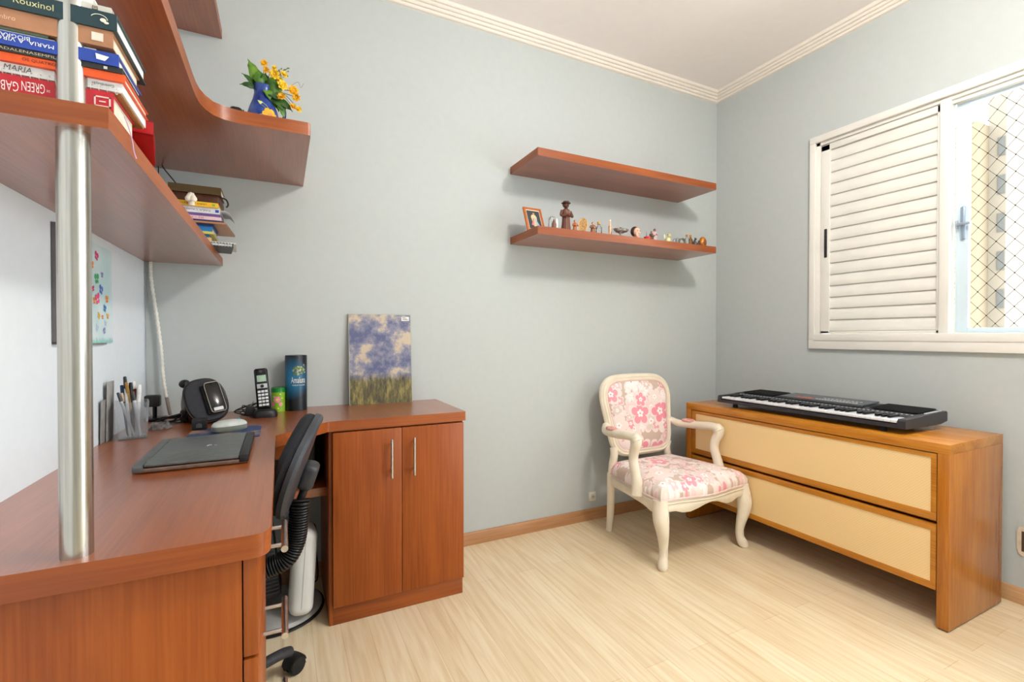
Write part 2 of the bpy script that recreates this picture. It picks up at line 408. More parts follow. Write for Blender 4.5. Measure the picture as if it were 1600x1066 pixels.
# ceiling lamp (above and behind the view)
lt = thing('ceiling_lamp', 'round white flush ceiling lamp in the middle of the ceiling', 'lamp', (1.35, .30, ZC))
part('lamp_base', B().lathe([(.0, 0), (.15, 0), (.15, -.03), (0, -.03)], (1.35, .30, ZC), 32), whitepvc, lt)
em = mat('lamp_diffuser', (255, 244, 226), .4); eb = nodes(em)[2]; eb.inputs['Emission Color'].default_value = (1, .86, .68, 1); eb.inputs['Emission Strength'].default_value = 2
part('diffuser', B().lathe([(.145, -.031), (.142, -.05), (.11, -.068), (.05, -.076), (0.0, -.078)], (1.35, .30, ZC), 32), em, lt)
la = bpy.data.lights.new('lamp_light', 'POINT'); la.shadow_soft_size = .11; la.energy = LAMP; la.color = (1, .95, .90)
lo = bpy.data.objects.new('lamp_light', la); COL.objects.link(lo); lo.parent = lt; lo.location = (0, 0, -.20)

# ================================================================== WINDOW
w1 = thing('window_1', 'white framed sliding window with louvred shutter closed over its left half', 'window', (XR, 1.0, 1.0), kind='structure')
FX = XR-.018
def wbar(bb, y0, z0, y1, z1, x0=FX, x1=XR+.0, bev=.002): return bb.box(x0, y0, z0, x1, y1, z1, bev)
oy0, oy1, oz0, oz1 = .384, 1.605, .998, 2.157
bb = B(); wbar(bb, oy0, oz0, oy1, oz0+.05); wbar(bb, oy0, oz1-.035, oy1, oz1); wbar(bb, oy1-.03, oz0+.05, oy1, oz1-.035); wbar(bb, oy0, oz0+.05, oy0+.03, oz1-.035)
part('window_frame', bb, whitepvc, w1)
bb = B(); X2 = XR+.07
bb.box(XR, WY1-.028, WZ0, X2, WY1, WZ1, .001).box(XR, WY0, WZ0, X2, WY0+.028, WZ1, .001).box(XR, WY0, WZ1-.03, X2, WY1, WZ1, .001).box(XR, WY0, WZ0, X2, WY1, WZ0+.03, .001)
for xx in (XR+.012, XR+.04): bb.box(xx, WY0+.02, WZ1-.045, xx+.006, WY1-.02, WZ1-.03).box(xx, WY0+.02, WZ0+.03, xx+.006, WY1-.02, WZ0+.05)
part('window_track', bb, whitepvc, w1)
bb = B().box(FX-.004, oy0, oz0+.045, X2, oy1-.028, oz0+.082, .002)
part('window_sill', bb, whitepvc, w1)
bb = B().box(XR-.006, 1.002, oz0+.08, XR+.045, 1.038, WZ1-.02, .002)
part('mullion', bb, whitepvc, w1)
# shutter leaf
sy0, sy1, sz0, sz1 = 1.038, 1.555, 1.082, 2.1
bb = B().box(XR+.004, sy1-.045, sz0, XR+.03, sy1, sz1, .002).box(XR+.004, sy0, sz0, XR+.03, sy0+.012, sz1, .001).box(XR+.004, sy0, sz1-.03, XR+.03, sy1, sz1, .001).box(XR+.004, sy0, sz0, XR+.03, sy1, sz0+.012, .001)
sh = part('shutter', bb, shutterp, w1)
part('shutter_light_stop', B().box(XR+.029, sy0, sz0, XR+.032, sy1, sz1), shutterp, sh)  # unseen plate added behind the slats to keep light out of the gaps
bb = B(); N = 16; p0 = sz0+.012; pitch = (sz1-.03-p0)/N
for i in range(N):
    z = p0+i*pitch
    pr = [(XR+.020, z), (XR+.011, z+.002), (XR+.009, z+.008), (XR+.010, z+.022), (XR+.014, z+pitch-.008), (XR+.020, z+pitch-.002), (XR+.021, z+pitch)]
    vs = [Vector((x, sy0+.012, zz)) for x, zz in pr]+[Vector((x, sy1-.045, zz)) for x, zz in pr]; k = len(pr)
    bb.add(vs, [(j, j+1, k+j+1, k+j) for j in range(k-1)])
part('louvres', bb, shutterp, sh, ang=50)
bb = B().box(XR-.002, 1.521, 1.492, XR+.006, 1.535, 1.647, .004, 3)
part('shutter_handle', bb, black, sh, 'slim black pull handle')
part('handle_grip', B().box(XR-.006, 1.525, 1.53, XR-.001, 1.531, 1.61, .002), blackmatt, sh)
# glass sash behind
bb = B(); gx0, gx1 = XR+.045, XR+.065
bb.box(gx0, .955, sz0, gx1, 1.0, sz1, .002).box(gx0, WY0+.03, sz0, gx1, .955, sz0+.022, .001).box(gx0, WY0+.03, sz1-.02, gx1, .955, sz1, .001).box(gx0, WY0+.028, sz0, gx1, WY0+.07, sz1, .001)
sa = part('sash', bb, mat('sash_enamel', (206, 222, 232), .35), w1)
part('pane', B().box(gx0+.008, WY0+.07, sz0+.022, gx0+.012, .955, sz1-.02), glass, sa)
bb = B().box(gx0-.012, .963, 1.49, gx0, .981, 1.635, .006, 3)
lk = part('latch', bb, mat('latch_metal', (150, 166, 184), .35, .6), sa, 'grey metal sliding latch')
part('latch_lever', B().box(gx0-.03, .94, 1.55, gx0-.01, .99, 1.562, .002).box(gx0-.024, .985, 1.538, gx0-.012, .993, 1.575, .002), mat('latch_lever', (176, 186, 198), .3, .7), lk)

# unseen glazed balcony door, added in the same wall for extra daylight
d1 = thing('added_door', 'white framed glazed balcony door added out of view for extra daylight', 'door', (XR, -.62, 0), kind='structure')
bb = B(); bb.box(FX, -1.15, 0, XR+.0, -1.10, 2.15, .002).box(FX, -.14, 0, XR, -.09, 2.15, .002).box(FX, -1.10, 2.10, XR, -.14, 2.15, .002)
part('added_door_frame', bb, whitepvc, d1)
bb = B().box(XR+.04, -1.115, .005, XR+.08, -1.06, 2.115, .002).box(XR+.04, -.18, .005, XR+.08, -.125, 2.115, .002).box(XR+.04, -1.06, .005, XR+.08, -.18, .075, .002).box(XR+.04, -1.06, 2.06, XR+.08, -.18, 2.115, .002)
dl = part('added_door_leaf', bb, whitepvc, d1)
part('pane', B().box(XR+.058, -1.06, .075, XR+.062, -.18, 2.06), glass, dl)

# safety net outside
bb = B(); nx = XR+.152; sz = .0485; c0y, c0z = .902, 1.551
cord = []
ry0, ry1, rz0, rz1 = WY0-.005, WY1+.0, WZ0, WZ1
for sgn in (1, -1):
    for k in range(-60, 60):
        pts = []
        # line: (z-c0z) = sgn*1.22*(y-c0y) + k*.0715
        def zz(y): return c0z+sgn*1.22*(y-c0y)+k*.0715
        ys = [ry0, ry1]; cand = []
        for y in ys:
            if rz0 <= zz(y) <= rz1: cand.append((y, zz(y)))
        for z in (rz0, rz1):
            y = c0y+(z-c0z-k*.0715)/(sgn*1.22)
            if ry0 < y < ry1: cand.append((y, z))
        if len(cand) >= 2:
            a, c = cand[0], cand[1]
            bb.sweep([(nx, *a), (nx, (a[0]+c[0])/2, (a[1]+c[1])/2), (nx, *c)], .0008, 5)
ks = B()
for i in range(-40, 60):
    for j in range(-40, 60):
        y = c0y+(j-i)*.0715/(2*1.22); z = c0z+(i+j)*.0715/2
        if ry0 < y < ry1 and rz0 < z < rz1: bb.sph((nx, y, z), (.0025, .0025, .003), 6)
single('safety_net', bb, mat('net_cord', (16, 10, 15), .9, spec=0), 'thin diamond mesh safety net stretched outside the open window half', 'net', (nx, 1.0, WZ0))

# building outside
bl = thing('apartment_building', 'tall pale beige apartment block seen through the net', 'building', (14, 5.6, -14))
cream = noise_mat('pale_render', (106, 92, 72), (108, 94, 74), nscale=2, rough=.9)
bb = B().box(14, 5.02-.17, -14, 20, 9, 5.9); part('facade', bb, cream, bl)
bb = B().box(14.6, 4.56, -14, 20, 4.86, 7.2); part('side_wing', bb, noise_mat('cream_render', (112, 102, 88), (114, 104, 90), nscale=2, rough=.9), bl)
for i in range(9):
    z = 5.15-i*.86
    f = part('building_window', B().box(14.58, 4.57, z, 14.62, 4.70, z+.42), flat((80, 76, 68)), bl)
    part('pane', B().box(14.57, 4.585, z+.02, 14.585, 4.685, z+.40), flat((72, 70, 66), .6), f)

# ================================================================== LEFT FURNITURE
ZT = .757
wt_poly = rounded([(XL, .829), (-.017, .829), (-.017, 1.629), (.150, 1.81), (.68, 1.81), (.68, YB), (XL, YB)], [0, .030, .004, .006, .006, 0, 0])
wt = thing('corner_desk_worktop', 'glossy cherry veneer corner worktop carrying the laptop and phone', 'worktop', (-.2, 1.5, .72))
part('top_panel', B().board(wt_poly, .720, ZT), [cherry_y, cherry_e, cherry_ey], wt)
part('apron', B().box(-.45, 1.742, .655, .05, 1.76, .72), cherry_x, wt)
part('wall_strip', B().box(XL, .85, .70, XL+.012, YB, .72), cherry_y, wt)

pd = thing('drawer_pedestal', 'cherry veneer drawer pedestal under the near end of the desk', 'drawers', (-.25, 1.05, 0))
PY0, PY1 = .846, 1.215
bb = B().box(XL+.001, PY0, 0, -.0575, PY0+.018, .72, .0008).box(XL+.001, PY1-.018, 0, -.0575, PY1, .72).box(XL+.001, PY0+.018, .02, XL+.02, PY1-.018, .70).box(XL+.02, PY0+.018, .0, -.07, PY1-.018, .06)
part('carcass', bb, cherry_z, pd)
for z0, z1 in ((.559, .716), (.372, .554), (.185, .367), (.0, .180)):
    d = part('drawer', B().box(-.0555, PY0-.001, z0, -.035, PY1, z1, .001).box(-.44, PY0+.03, z0+.02, -.0555, PY1-.03, z0+.03), cherry_z, pd)
    zc = (z0+z1)/2+(.004 if z0 > .1 else 0)
    hb = B().cyl((.004, 1.035, zc), (.004, 1.185, zc), .0066, seg=20)
    for y in (1.06, 1.16): hb.cyl((-.036, y, zc), (.004, y, zc), .0042, seg=12)
    part('handle', hb, chrome, d, 'satin metal bar handle')

cb_ = thing('desk_cabinet', 'cherry veneer two-door cabinet under the right end of the corner desk', 'cabinet', (.412, 2.02, 0))
bb = B().box(.153, 1.829, 0, .1655, 2.222, .719, .0006).box(.6695, 1.829, .0, .671, 2.222, .719).box(.1655, 1.832, .70, .6695, 2.222, .719).box(.1655, 1.845, .07, .6695, 2.222, .085).box(.1655, 2.21, .085, .6695, 2.222, .70)
part('carcass', bb, cherry_z, cb_)
part('plinth', B().box(.1655, 1.829, 0, .6695, 1.845, .0705, .0006), cherry_e, cb_)
for x0, x1, hx in ((.166, .4165, .373), (.4185, .6705, .459)):
    d = part('door', B().box(x0, 1.812, .072, x1, 1.829, .713, .001), cherry_z, cb_)
    hb = B().cyl((hx, 1.782, .530), (hx, 1.782, .676), .0052, seg=16)
    for z in (.552, .654): hb.cyl((hx, 1.782, z), (hx, 1.814, z), .0035, seg=10)
    part('handle', hb, chrome, d, 'satin metal bar handle')

cp = thing('under_desk_shelf', 'cherry veneer open compartment hung under the desk corner', 'shelf', (.06, 2.06, .46))
bb = B().box(-.10, 1.90, .462, .1525, YB-.003, .494, .001); part('shelf_board', bb, cherry_x, cp)
part('side_panel', B().box(-.112, 1.90, .462, -.10, YB-.003, .72), cherry_z, cp)
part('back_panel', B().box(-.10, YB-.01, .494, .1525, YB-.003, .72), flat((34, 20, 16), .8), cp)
# computer in the compartment
pc = thing('desktop_computer', 'black computer box in the dark compartment under the desk', 'computer', (.03, 2.06, .4945))
part('case', B().box(-.085, 1.95, .4945, .115, YB-.02, .69, .004), blackmatt, pc)
part('front_bezel', B().box(-.08, 1.944, .50, .11, 1.951, .685, .003), black, pc)
part('power_light', B().sph((.095, 1.944, .665), .002, 8), flat((220, 230, 235)), pc)

# pole
pole = single('pole', B().cyl((-.2606, .863, ZT), (-.2606, .863, ZC-.0), .0184, seg=64), steel, 'brushed steel pole standing from the desk up through the shelves', 'pole', (-.2606, .863, ZT))
# shelves on the left
def shelf(name, poly, z0, z1, m, label, loc):
    return single(name, B().board(poly, z0, z1), [m, cherry_e, cherry_ey], label, 'shelf', (*loc, z0))
shelf('wall_shelf', rounded([(XL, .831), (-.213, .831), (-.213, YB), (XL, YB)], [0, .001, 0, 0]), 1.353, 1.383, cherry_y, 'lowest cherry wood shelf on the desk wall, stacked with books', (-.34, 1.5))
crv = [(-.2065, 1.43), (-.2065, 1.48), (-.2055, 1.525), (-.202, 1.565), (-.193, 1.60), (-.177, 1.632), (-.150, 1.652), (-.112, 1.661), (-.03, 1.659), (.079, 1.657), (.086, 1.660), (.088, 1.668), (.088, YB), (XL, YB)]
shelf('curved_corner_shelf', [(XL, .831), (-.206, .831), (-.206, 1.2)]+crv, 1.718, 1.758, cherry_y, 'curved cherry wood corner shelf carrying the blue flower jug', (-.2, 1.7))
shelf('high_shelf', [(XL, .831), (-.211, .831), (-.211, YB), (XL, YB)], 2.273, 2.31, cherry_y, 'topmost cherry wood shelf near the ceiling', (-.34, 1.5))
# floating shelves on the back wall
shelf('floating_shelf', [(1.092, 1.94), (2.289, 1.94), (2.289, YB), (1.092, YB)], 1.924, 1.962, cherry_x, 'empty floating cherry wood shelf, the upper of the two on the back wall', (1.69, 2.1))
shelf('floating_shelf', [(1.092, 1.94), (2.289, 1.94), (2.289, YB), (1.092, YB)], 1.553, 1.591, cherry_x, 'floating cherry wood shelf lined with small figurines', (1.69, 2.1))

# ================================================================== COMMODE (rattan-front chest)
cx0, cx1, cy0, cy1, cz = 2.140, 2.577, .806, 2.020, .677
cm = thing('chest_of_drawers', 'honey wood chest with two long cream woven drawers under the window', 'chest of drawers', ((cx0+cx1)/2, (cy0+cy1)/2, 0))
part('top_panel', B().box(cx0, cy0, cz-.036, cx1, cy1, cz, .0008), teak_y, cm)
for a, c in ((cy0, cy0+.035), (cy1-.035, cy1)):
    part('side_panel', B().box(cx0, a, .005, cx1, c, cz-.0362, .0008), teak_z, cm)
    part('foot_pad', B().box(cx0+.004, a+.004, 0, cx1-.004, c-.004, .005), flat((60, 34, 18)), cm)
part('back_panel', B().box(cx1-.012, cy0+.035, .10, cx1-.001, cy1-.035, cz-.036), teak_y, cm)
part('bottom_panel', B().box(cx0+.03, cy0+.035, .128, cx1-.012, cy1-.035, .142), teak_y, cm)
part('divider_rail', B().box(cx0+.028, cy0+.035, .381, cx1-.02, cy1-.035, .389), teak_y, cm)
for z0, z1, i0, i1 in ((.392, .637, .419, .620), (.136, .3775, .162, .352)):
    y0, y1 = cy0+.0385, cy1-.0385; a, c = .861, 1.955
    bb = B(); X0 = cx0+.003; X1 = cx0+.022
    bb.box(X0, y0, z0, X1, y1, i0, .0006).box(X0, y0, i1, X1, y1, z1, .0006).box(X0, y0, i0, X1, a, i1).box(X0, c, i0, X1, y1, i1)
    d = part('drawer', bb, teak_y, cm)
    part('woven_panel', B().box(X0+.003, a, i0, X1-.004, c, i1), weave, d, 'cream woven inset panel')
    part('drawer_box', B().box(X1+.001, y0+.01, z0+.012, cx1-.03, y1-.01, z0+.022), teak_y, d)

# ================================================================== ELECTRONIC KEYBOARD
ky0, ky1 = .962, 1.842; kx0, kx1 = 2.192, 2.530; kz = .700
kb = thing('electronic_keyboard', 'black electronic music keyboard lying on the honey wood chest', 'musical keyboard', ((kx0+kx1)/2, (ky0+ky1)/2, cz))
pr = [(kx0, kz), (kx0, kz+.015), (kx0+.004, kz+.016), (kx0+.006, kz+.012), (kx0+.118, kz+.012), (kx0+.118, kz+.034), (kx0+.150, kz+.042), (kx0+.33, kz+.050), (kx1, kz+.044), (kx1, kz+.008), (kx1-.06, kz-.002)]
def yprism(bb, pr, y0, y1):
    k = len(pr); vs = [Vector((x, y0, z)) for x, z in pr]+[Vector((x, y1, z)) for x, z in pr]
    return bb.add(vs, [tuple(range(k)), tuple(range(2*k-1, k-1, -1))]+[(i, (i+1) % k, k+(i+1) % k, k+i) for i in range(k)])
bb = B(); yprism(bb, pr, ky0+.028, ky1-.02)
endp = [(kx0, kz), (kx0, kz+.030), (kx0+.008, kz+.037), (kx0+.118, kz+.040), (kx0+.150, kz+.044), (kx1-.01, kz+.050), (kx1, kz+.044), (kx1, kz+.008), (kx1-.06, kz-.002)]
yprism(bb, endp, ky0, ky0+.028); yprism(bb, endp, ky1-.02, ky1)
body = part('body', bb, noise_mat('keyboard_shell', (46, 46, 51), (54, 54, 60), nscale=80, rough=.38), kb)
for y in (ky0+.09, ky1-.09):
    for x in (kx0+.03, kx1-.09): part('rubber_foot', B().cyl((x, y, cz), (x, y, kz+.006), .012), blackmatt, kb)
white_m = noise_mat('white_key_plastic', (226, 228, 232), (234, 236, 240), nscale=30, rough=.25)
keyf = flat((196, 172, 150), .4)
nW = 36; kl0, kl1 = ky0+.032, ky1-.024; kw = (kl1-kl0)/nW
for i in range(nW):
    y0 = kl0+i*kw
    b1 = B().box(kx0+.003, y0+.0006, kz+.021, kx0+.116, y0+kw-.0006, kz+.031, .0012)
    part('white_key', b1, white_m, kb)
pat = {0, 1, 3, 4, 5}
for i in range(nW-1):
    if (nW-1-i) % 7 in (1, 2, 4, 5, 6):      # black keys between whites
        yc = kl0+(i+1)*kw
        part('black_key', B().box(kx0+.045, yc-kw*.28, kz+.031, kx0+.117, yc+kw*.28, kz+.041, .002), blackgloss, kb)
# control panel, speaker grilles
def tiltbox(bb, x0, x1, y0, y1, dz0, dz1, h=.002):
    return bb.add([Vector((x0, y0, kz+dz0)), Vector((x1, y0, kz+dz1)), Vector((x1, y1, kz+dz1)), Vector((x0, y1, kz+dz0)),
                   Vector((x0, y0, kz+dz0+h)), Vector((x1, y0, kz+dz1+h)), Vector((x1, y1, kz+dz1+h)), Vector((x0, y1, kz+dz0+h))],
                  [(3, 2, 1, 0), (4, 5, 6, 7), (0, 1, 5, 4), (1, 2, 6, 5), (2, 3, 7, 6), (3, 0, 4, 7)])
pan = part('control_panel', tiltbox(B(), kx0+.172, kx0+.318, 1.205, 1.60, .046, .054, .006), noise_mat('panel_grey', (74, 80, 88), (84, 90, 98), nscale=60, rough=.3), kb)
bb = B(); tiltbox(bb, kx0+.155, kx0+.172, 1.195, 1.61, .042, .046, .004)
part('panel_lip', bb, blackgloss, kb)
bb = B()
for i in range(3): tiltbox(bb, kx0+.196, kx0+.208, 1.50-i*.028, 1.518-i*.028, .0532, .0538, .003)
part('red_buttons', bb, flat((226, 96, 70), .4), kb)
bb = B()
for i in range(14): tiltbox(bb, kx0+.200, kx0+.207, 1.418-i*.0138, 1.426-i*.0138, .0533, .0537, .003)
for i in range(10): tiltbox(bb, kx0+.24, kx0+.246, 1.40-i*.018, 1.41-i*.018, .0553, .0557, .002)
part('white_buttons', bb, flat((206, 206, 204), .4), kb)
bb = B()
for i in range(46):
    y = 1.80-i*.0178; tiltbox(bb, kx0+.132, kx0+.138, y-.004, y+.004, .039, .041, .0018)
part('small_buttons', bb, flat((150, 152, 156), .4), kb)
for a, c in ((ky0+.03, 1.17), (1.63, ky1-.03)):
    bb = B(); tiltbox(bb, kx0+.165, kx0+.318, a, c, .0465, .0525, .003)
    for k in range(14):
        x = kx0+.172+k*.0105; dz = .0500+(x-kx0-.165)/.153*.006
        tiltbox(bb, x, x+.004, a+.004, c-.004, dz, dz+.0001, .0016)
    part('speaker_grille', bb, blackmatt, kb)
bb = B()
for k in range(12): bb.box(kx0+.175+k*.011, ky0+.006, kz+.0465+k*.0003, kx0+.180+k*.011, ky0+.014, kz+.0505+k*.0003)
part('side_lettering', bb, flat((200, 206, 210)), kb)

# ================================================================== FRENCH ARMCHAIR
ivory = noise_mat('ivory_paint', (232, 220, 198), (240, 229, 209), nscale=14, rough=.42)
antique = mat('worn_gilding', (176, 140, 100), .5)
CX = 1.825
ac = thing('armchair', 'ivory carved french armchair upholstered in pink flowered cloth', 'armchair', (CX, 1.83, 0))
MI = lambda x, s: CX+s*x
# seat frame: serpentine rail
def seat_outline(grow=0):
    pts = []
    fw, rw, yf, yr = .288+grow, .215+grow, 1.600-grow, 2.055+grow
    n_ = 14
    for i in range(n_+1):          # front edge, left to right: bows forward in the middle
        t = i/n_; x = -fw+2*fw*t; pts.append((CX+x, yf-.034*math.sin(PI*t)**1.3-.004*math.cos(4*PI*t)))
    for i in range(1, n_+1):
        t = i/n_; x = fw+(rw-fw)*t+.012*math.sin(PI*t); pts.append((CX+x, yf+(yr-yf)*t))
    for i in range(1, n_+1):
        t = i/n_; pts.append((CX+rw-2*rw*t, yr+.0*t))
    for i in range(1, n_):
        t = i/n_; x = -(rw+(fw-rw)*t+.012*math.sin(PI*t)); pts.append((CX+x, yr+(yf-yr)*t))
    return pts
ol = seat_outline()
def apron_z(x, y):
    if y < 1.66:
        t = abs(x-CX)/.288
        return .268 + .018*math.cos(t*PI*2.0) - .030*max(0, t-.72)/.28
    s_ = (y-1.6)/.455
    return .252+.014*math.sin(PI*min(1, max(0, s_)))-.030*max(0, 1-s_/.3)**2
il = seat_outline(-.028); k = len(ol); vs = []; fs = []
for lay, (pp, zf) in enumerate(((ol, lambda p: .318), (ol, lambda p: .300), (seat_outline(.005), lambda p: .290), (seat_outline(.003), lambda p: apron_z(*p)+.006), (ol, lambda p: apron_z(*p)), (il, lambda p: apron_z(*p)), (il, lambda p: .318))):
    for p in pp: vs.append(Vector((p[0], p[1], zf(p))))
L = 7
for a in range(L):
    c = (a+1) % L
    for i in range(k): fs.append((a*k+i, a*k+(i+1) % k, c*k+(i+1) % k, c*k+i))
part('seat_rail', B().add(vs, fs), ivory, ac)
bb = B(); bb.sweep([(p[0], p[1], .303) for p in seat_outline(.004)], .0035, 8, closed=True)
part('rail_bead', bb, ivory, ac)
# cushion
co_ = seat_outline(-.004)
rows = [(1.0, .310), (1.022, .326), (1.022, .343), (.99, .362), (.92, .380), (.80, .393), (.6, .402), (.35, .407), (.12, .409)]
bb = B(); cushion(bb, co_, rows, CX, 1.81)
part('seat_cushion', bb, floral_seat, ac, 'pink flowered seat cushion')
bb = B(); bb.sweep([(p[0], p[1], .318) for p in seat_outline(.001)], .0048, 6, closed=True)
part('seat_piping', bb, flat((224, 196, 190), .6), ac)
# front cabriole legs
for s_ in (-1, 1):
    path = [(.272, 1.618, .315), (.276, 1.612, .270), (.279, 1.604, .225), (.272, 1.603, .180), (.262, 1.608, .135), (.256, 1.613, .090), (.258, 1.612, .052), (.266, 1.606, .026), (.272, 1.600, .010), (.273, 1.599, 0)]
    rad = [.034, .037, .036, .030, .024, .0195, .0195, .024, .022, .015]
    P = spline([(MI(x, s_), y, z) for x, y, z in path], 4); R_ = []
    for i in range(len(P)):
        t = i/4; a = int(t); f = t-a; R_.append(rad[min(a, 9)]*(1-f)+rad[min(a+1, 9)]*f)
    bb = B(); bb.sweep(P, R_, 16)
    lg = part('leg', bb, ivory, ac)
    c1 = spline([(MI(.262, s_), 1.585, .285), (MI(.268, s_), 1.572, .235), (MI(.262, s_), 1.580, .18), (MI(.254, s_), 1.592, .12), (MI(.256, s_), 1.595, .06)], 5)
    part('carved_ridge', B().sweep(c1, [.004]*len(c1), 6), ivory, lg)
    # rear legs
    P = spline([(MI(.208, s_), 2.052, .318), (MI(.208, s_), 2.055, .22), (MI(.209, s_), 2.058, .12), (MI(.212, s_), 2.066, .0)], 4)
    part('leg', B().sweep(P, [.024-.0065*i/(len(P)-1) for i in range(len(P))], 12), ivory, ac)
# back: upright posts, frame, pad
def bk(u, v, t=0):     # back plane: u across, v up from .42, t outwards to the front
    tilt = .19; y = 2.058+(v-.42)*tilt+.10*u*u*-1.0; return Vector((CX+.012+u, y-t, v))
for s_ in (-1, 1):
    P = [Vector((MI(.207, s_), 2.05, .30)), Vector((MI(.203, s_), 2.050, .36)), Vector((MI(.190, s_), 2.052, .42)), bk(s_*.200, .455)]
    P = spline(P, 4)
    part('back_post', B().sweep(P, [(.017, .021)]*len(P), 12), ivory, ac)
def backloop(g=0, n_=10):
    c = [(-.19-g, .42-g), (.19+g, .42-g), (.25+g, .815+g), (-.25-g, .815+g)]
    return rounded(c, [.085, .085, .125, .125], n_)
def arch(p, g=0):
    u, v = p
    if v > .74: v += .012*(1-(u/.25)**2)
    if v < .47: v -= .010*(1-(u/.2)**2)*.0
    return u, v
pth = []
bl_ = backloop()
for i in range(len(bl_)):
    a = Vector(bl_[i]); c = Vector(bl_[(i+1) % len(bl_)]); m_ = max(1, int((c-a).length/.03))
    for q in range(m_): pth.append(tuple(a.lerp(c, q/m_)))
pth = [arch(p) for p in pth]
bb = B(); bb.sweep([bk(u, v) for u, v in pth], [(.018, .024)]*len(pth), 14, up=None if False else (0, -1, .19), closed=True)
fr = part('back_frame', bb, ivory, ac)
inn = [(u*.955, .62+(v-.62)*.955) for u, v in pth]
part('frame_bead', B().sweep([bk(u, v, .017) for u, v in inn], .0055, 8, closed=True), ivory, fr)
out = [(u*1.03, .62+(v-.62)*1.03) for u, v in pth]
part('frame_bead', B().sweep([bk(u, v, .0155) for u, v in out], .0050, 8, closed=True), ivory, fr)
bb = B(); k = len(pth); vs = []; fs = []
rws = [(.94, -.006), (.93, .010), (.905, .020), (.84, .028), (.7, .034), (.45, .037), (.15, .038)]
for s_, h in rws:
    for u, v in pth: vs.append(bk(u*s_, .62+(v-.62)*s_, h))
for i in range(len(rws)-1):
    for j in range(k): fs.append((i*k+j, i*k+(j+1) % k, (i+1)*k+(j+1) % k, (i+1)*k+j))
fs.append(tuple((len(rws)-1)*k+j for j in range(k)))
for u, v in pth: vs.append(bk(u*.94, .62+(v-.62)*.94, -.012))
fs += [(len(rws)*k+j, len(rws)*k+(j+1) % k, (j+1) % k, j) for j in range(k)]; fs.append(tuple(reversed([len(rws)*k+j for j in range(k)])))
part('back_cushion', bb.add(vs, fs), floral_back, ac, 'pink flowered back cushion')
pp = [(u*.925, .62+(v-.62)*.925) for u, v in pth]
part('back_piping', B().sweep([bk(u, v, .017) for u, v in pp], .0042, 6, closed=True), flat((214, 178, 172), .6), ac)
# arms
for s_ in (-1, 1):
    P = [bk(s_*.232, .575), Vector((MI(.262, s_), 2.03, .558)), Vector((MI(.276, s_), 1.97, .560)), Vector((MI(.282, s_), 1.89, .566)), Vector((MI(.284, s_), 1.82, .574)), Vector((MI(.284, s_), 1.775, .572)), Vector((MI(.283, s_), 1.755, .556))]
    P = spline(P, 5); n_ = len(P)
    am = part('arm', B().sweep(P, [(.018+.004*math.sin(PI*i/(n_-1))+(.006 if i > n_*.8 else 0), .022+.006*(i/(n_-1))) for i in range(n_)], 14, up=(0, 0, 1)), ivory, ac)
    P = [Vector((MI(.283, s_), 1.770, .572)), Vector((MI(.285, s_), 1.766, .545)), Vector((MI(.281, s_), 1.785, .500)), Vector((MI(.280, s_), 1.790, .455)), Vector((MI(.283, s_), 1.772, .400)), Vector((MI(.284, s_), 1.758, .350)), Vector((MI(.288, s_), 1.755, .300))]
    P = spline(P, 5); n_ = len(P)
    part('arm_support', B().sweep(P, [(.020+.009*abs(2*i/(n_-1)-1)**2, .023+.009*abs(2*i/(n_-1)-1)**2) for i in range(n_)], 14), ivory, am)
    m4 = Matrix.Translation((MI(.275, s_), 1.965, .576)) @ Matrix.Rotation(s_*.12, 4, 'Z')
    bb = B(); cushion(bb, superell(.023, .042, 2.6, 24), [(.9, 0), (1.0, .004), (.95, .010), (.75, .014), (.4, .016), (.1, .0165)], 0, 0, lambda v, q: m4 @ v)
    part('arm_pad', bb, noise_mat('rose_cloth', (206, 126, 118), (236, 190, 180), nscale=60, rough=.6), am, 'small rose cloth arm pad')

# ================================================================== OFFICE CHAIR
oc = thing('office_chair', 'black office chair pushed under the desk, its backrest toward the cabinet', 'office chair', (-.16, 1.48, 0))
cloth = noise_mat('black_chair_cloth', (22, 23, 27), (34, 36, 42), nscale=300, rough=.85, bump=.3)
shell = noise_mat('chair_shell_plastic', (52, 55, 62), (60, 63, 70), nscale=200, rough=.4, bump=.15)
T = Matrix.Translation((.044, 1.455, .705)) @ Matrix.Rotation(math.radians(-98), 4, 'Z') @ Matrix.Rotation(math.radians(-19), 4, 'X')
# local: x across, z up, -y towards the sitter ... T turns -y to -x
def bkr(rows, a, b_, n=2.15, curve=.5):
    o2 = superell(a, b_, n, 44); vs = []; fs = []; k = len(o2)
    for s_, h in rows:
        for x, z in o2: vs.append(T @ Vector((x*s_, -h-curve*(x*s_)**2+.10*max(0, z)*0, z*s_)))
    for i in range(len(rows)-1):
        for j in range(k): fs.append((i*k+j, i*k+(j+1) % k, (i+1)*k+(j+1) % k, (i+1)*k+j))
    fs.append(tuple(range(k))); fs.append(tuple((len(rows)-1)*k+j for j in range(k)))
    return B().add(vs, fs)
part('backrest', bkr([(.97, .0), (1.0, .008), (1.0, .02), (.96, .030), (.85, .038), (.6, .042), (.2, .043)], .162, .140), cloth, oc, 'black cloth front of the backrest')
part('backrest_shell', bkr([(1.0, .004), (1.035, .002), (1.04, -.010), (1.0, -.018), (.93, -.020), (.90, -.016), (.5, -.018), (.1, -.018)], .162, .140), shell, oc)
bb = B(); bb.box(-.04, .012, -.062, .04, .056, .012, .016, 3, mtx=T)
part('bracket', bb, darkgrey, oc)
bb = B(); bb.cyl(T @ Vector((0, .036, -.05)), T @ Vector((0, .036, -.10)), .011)
part('bracket_stem', bb, black, oc)
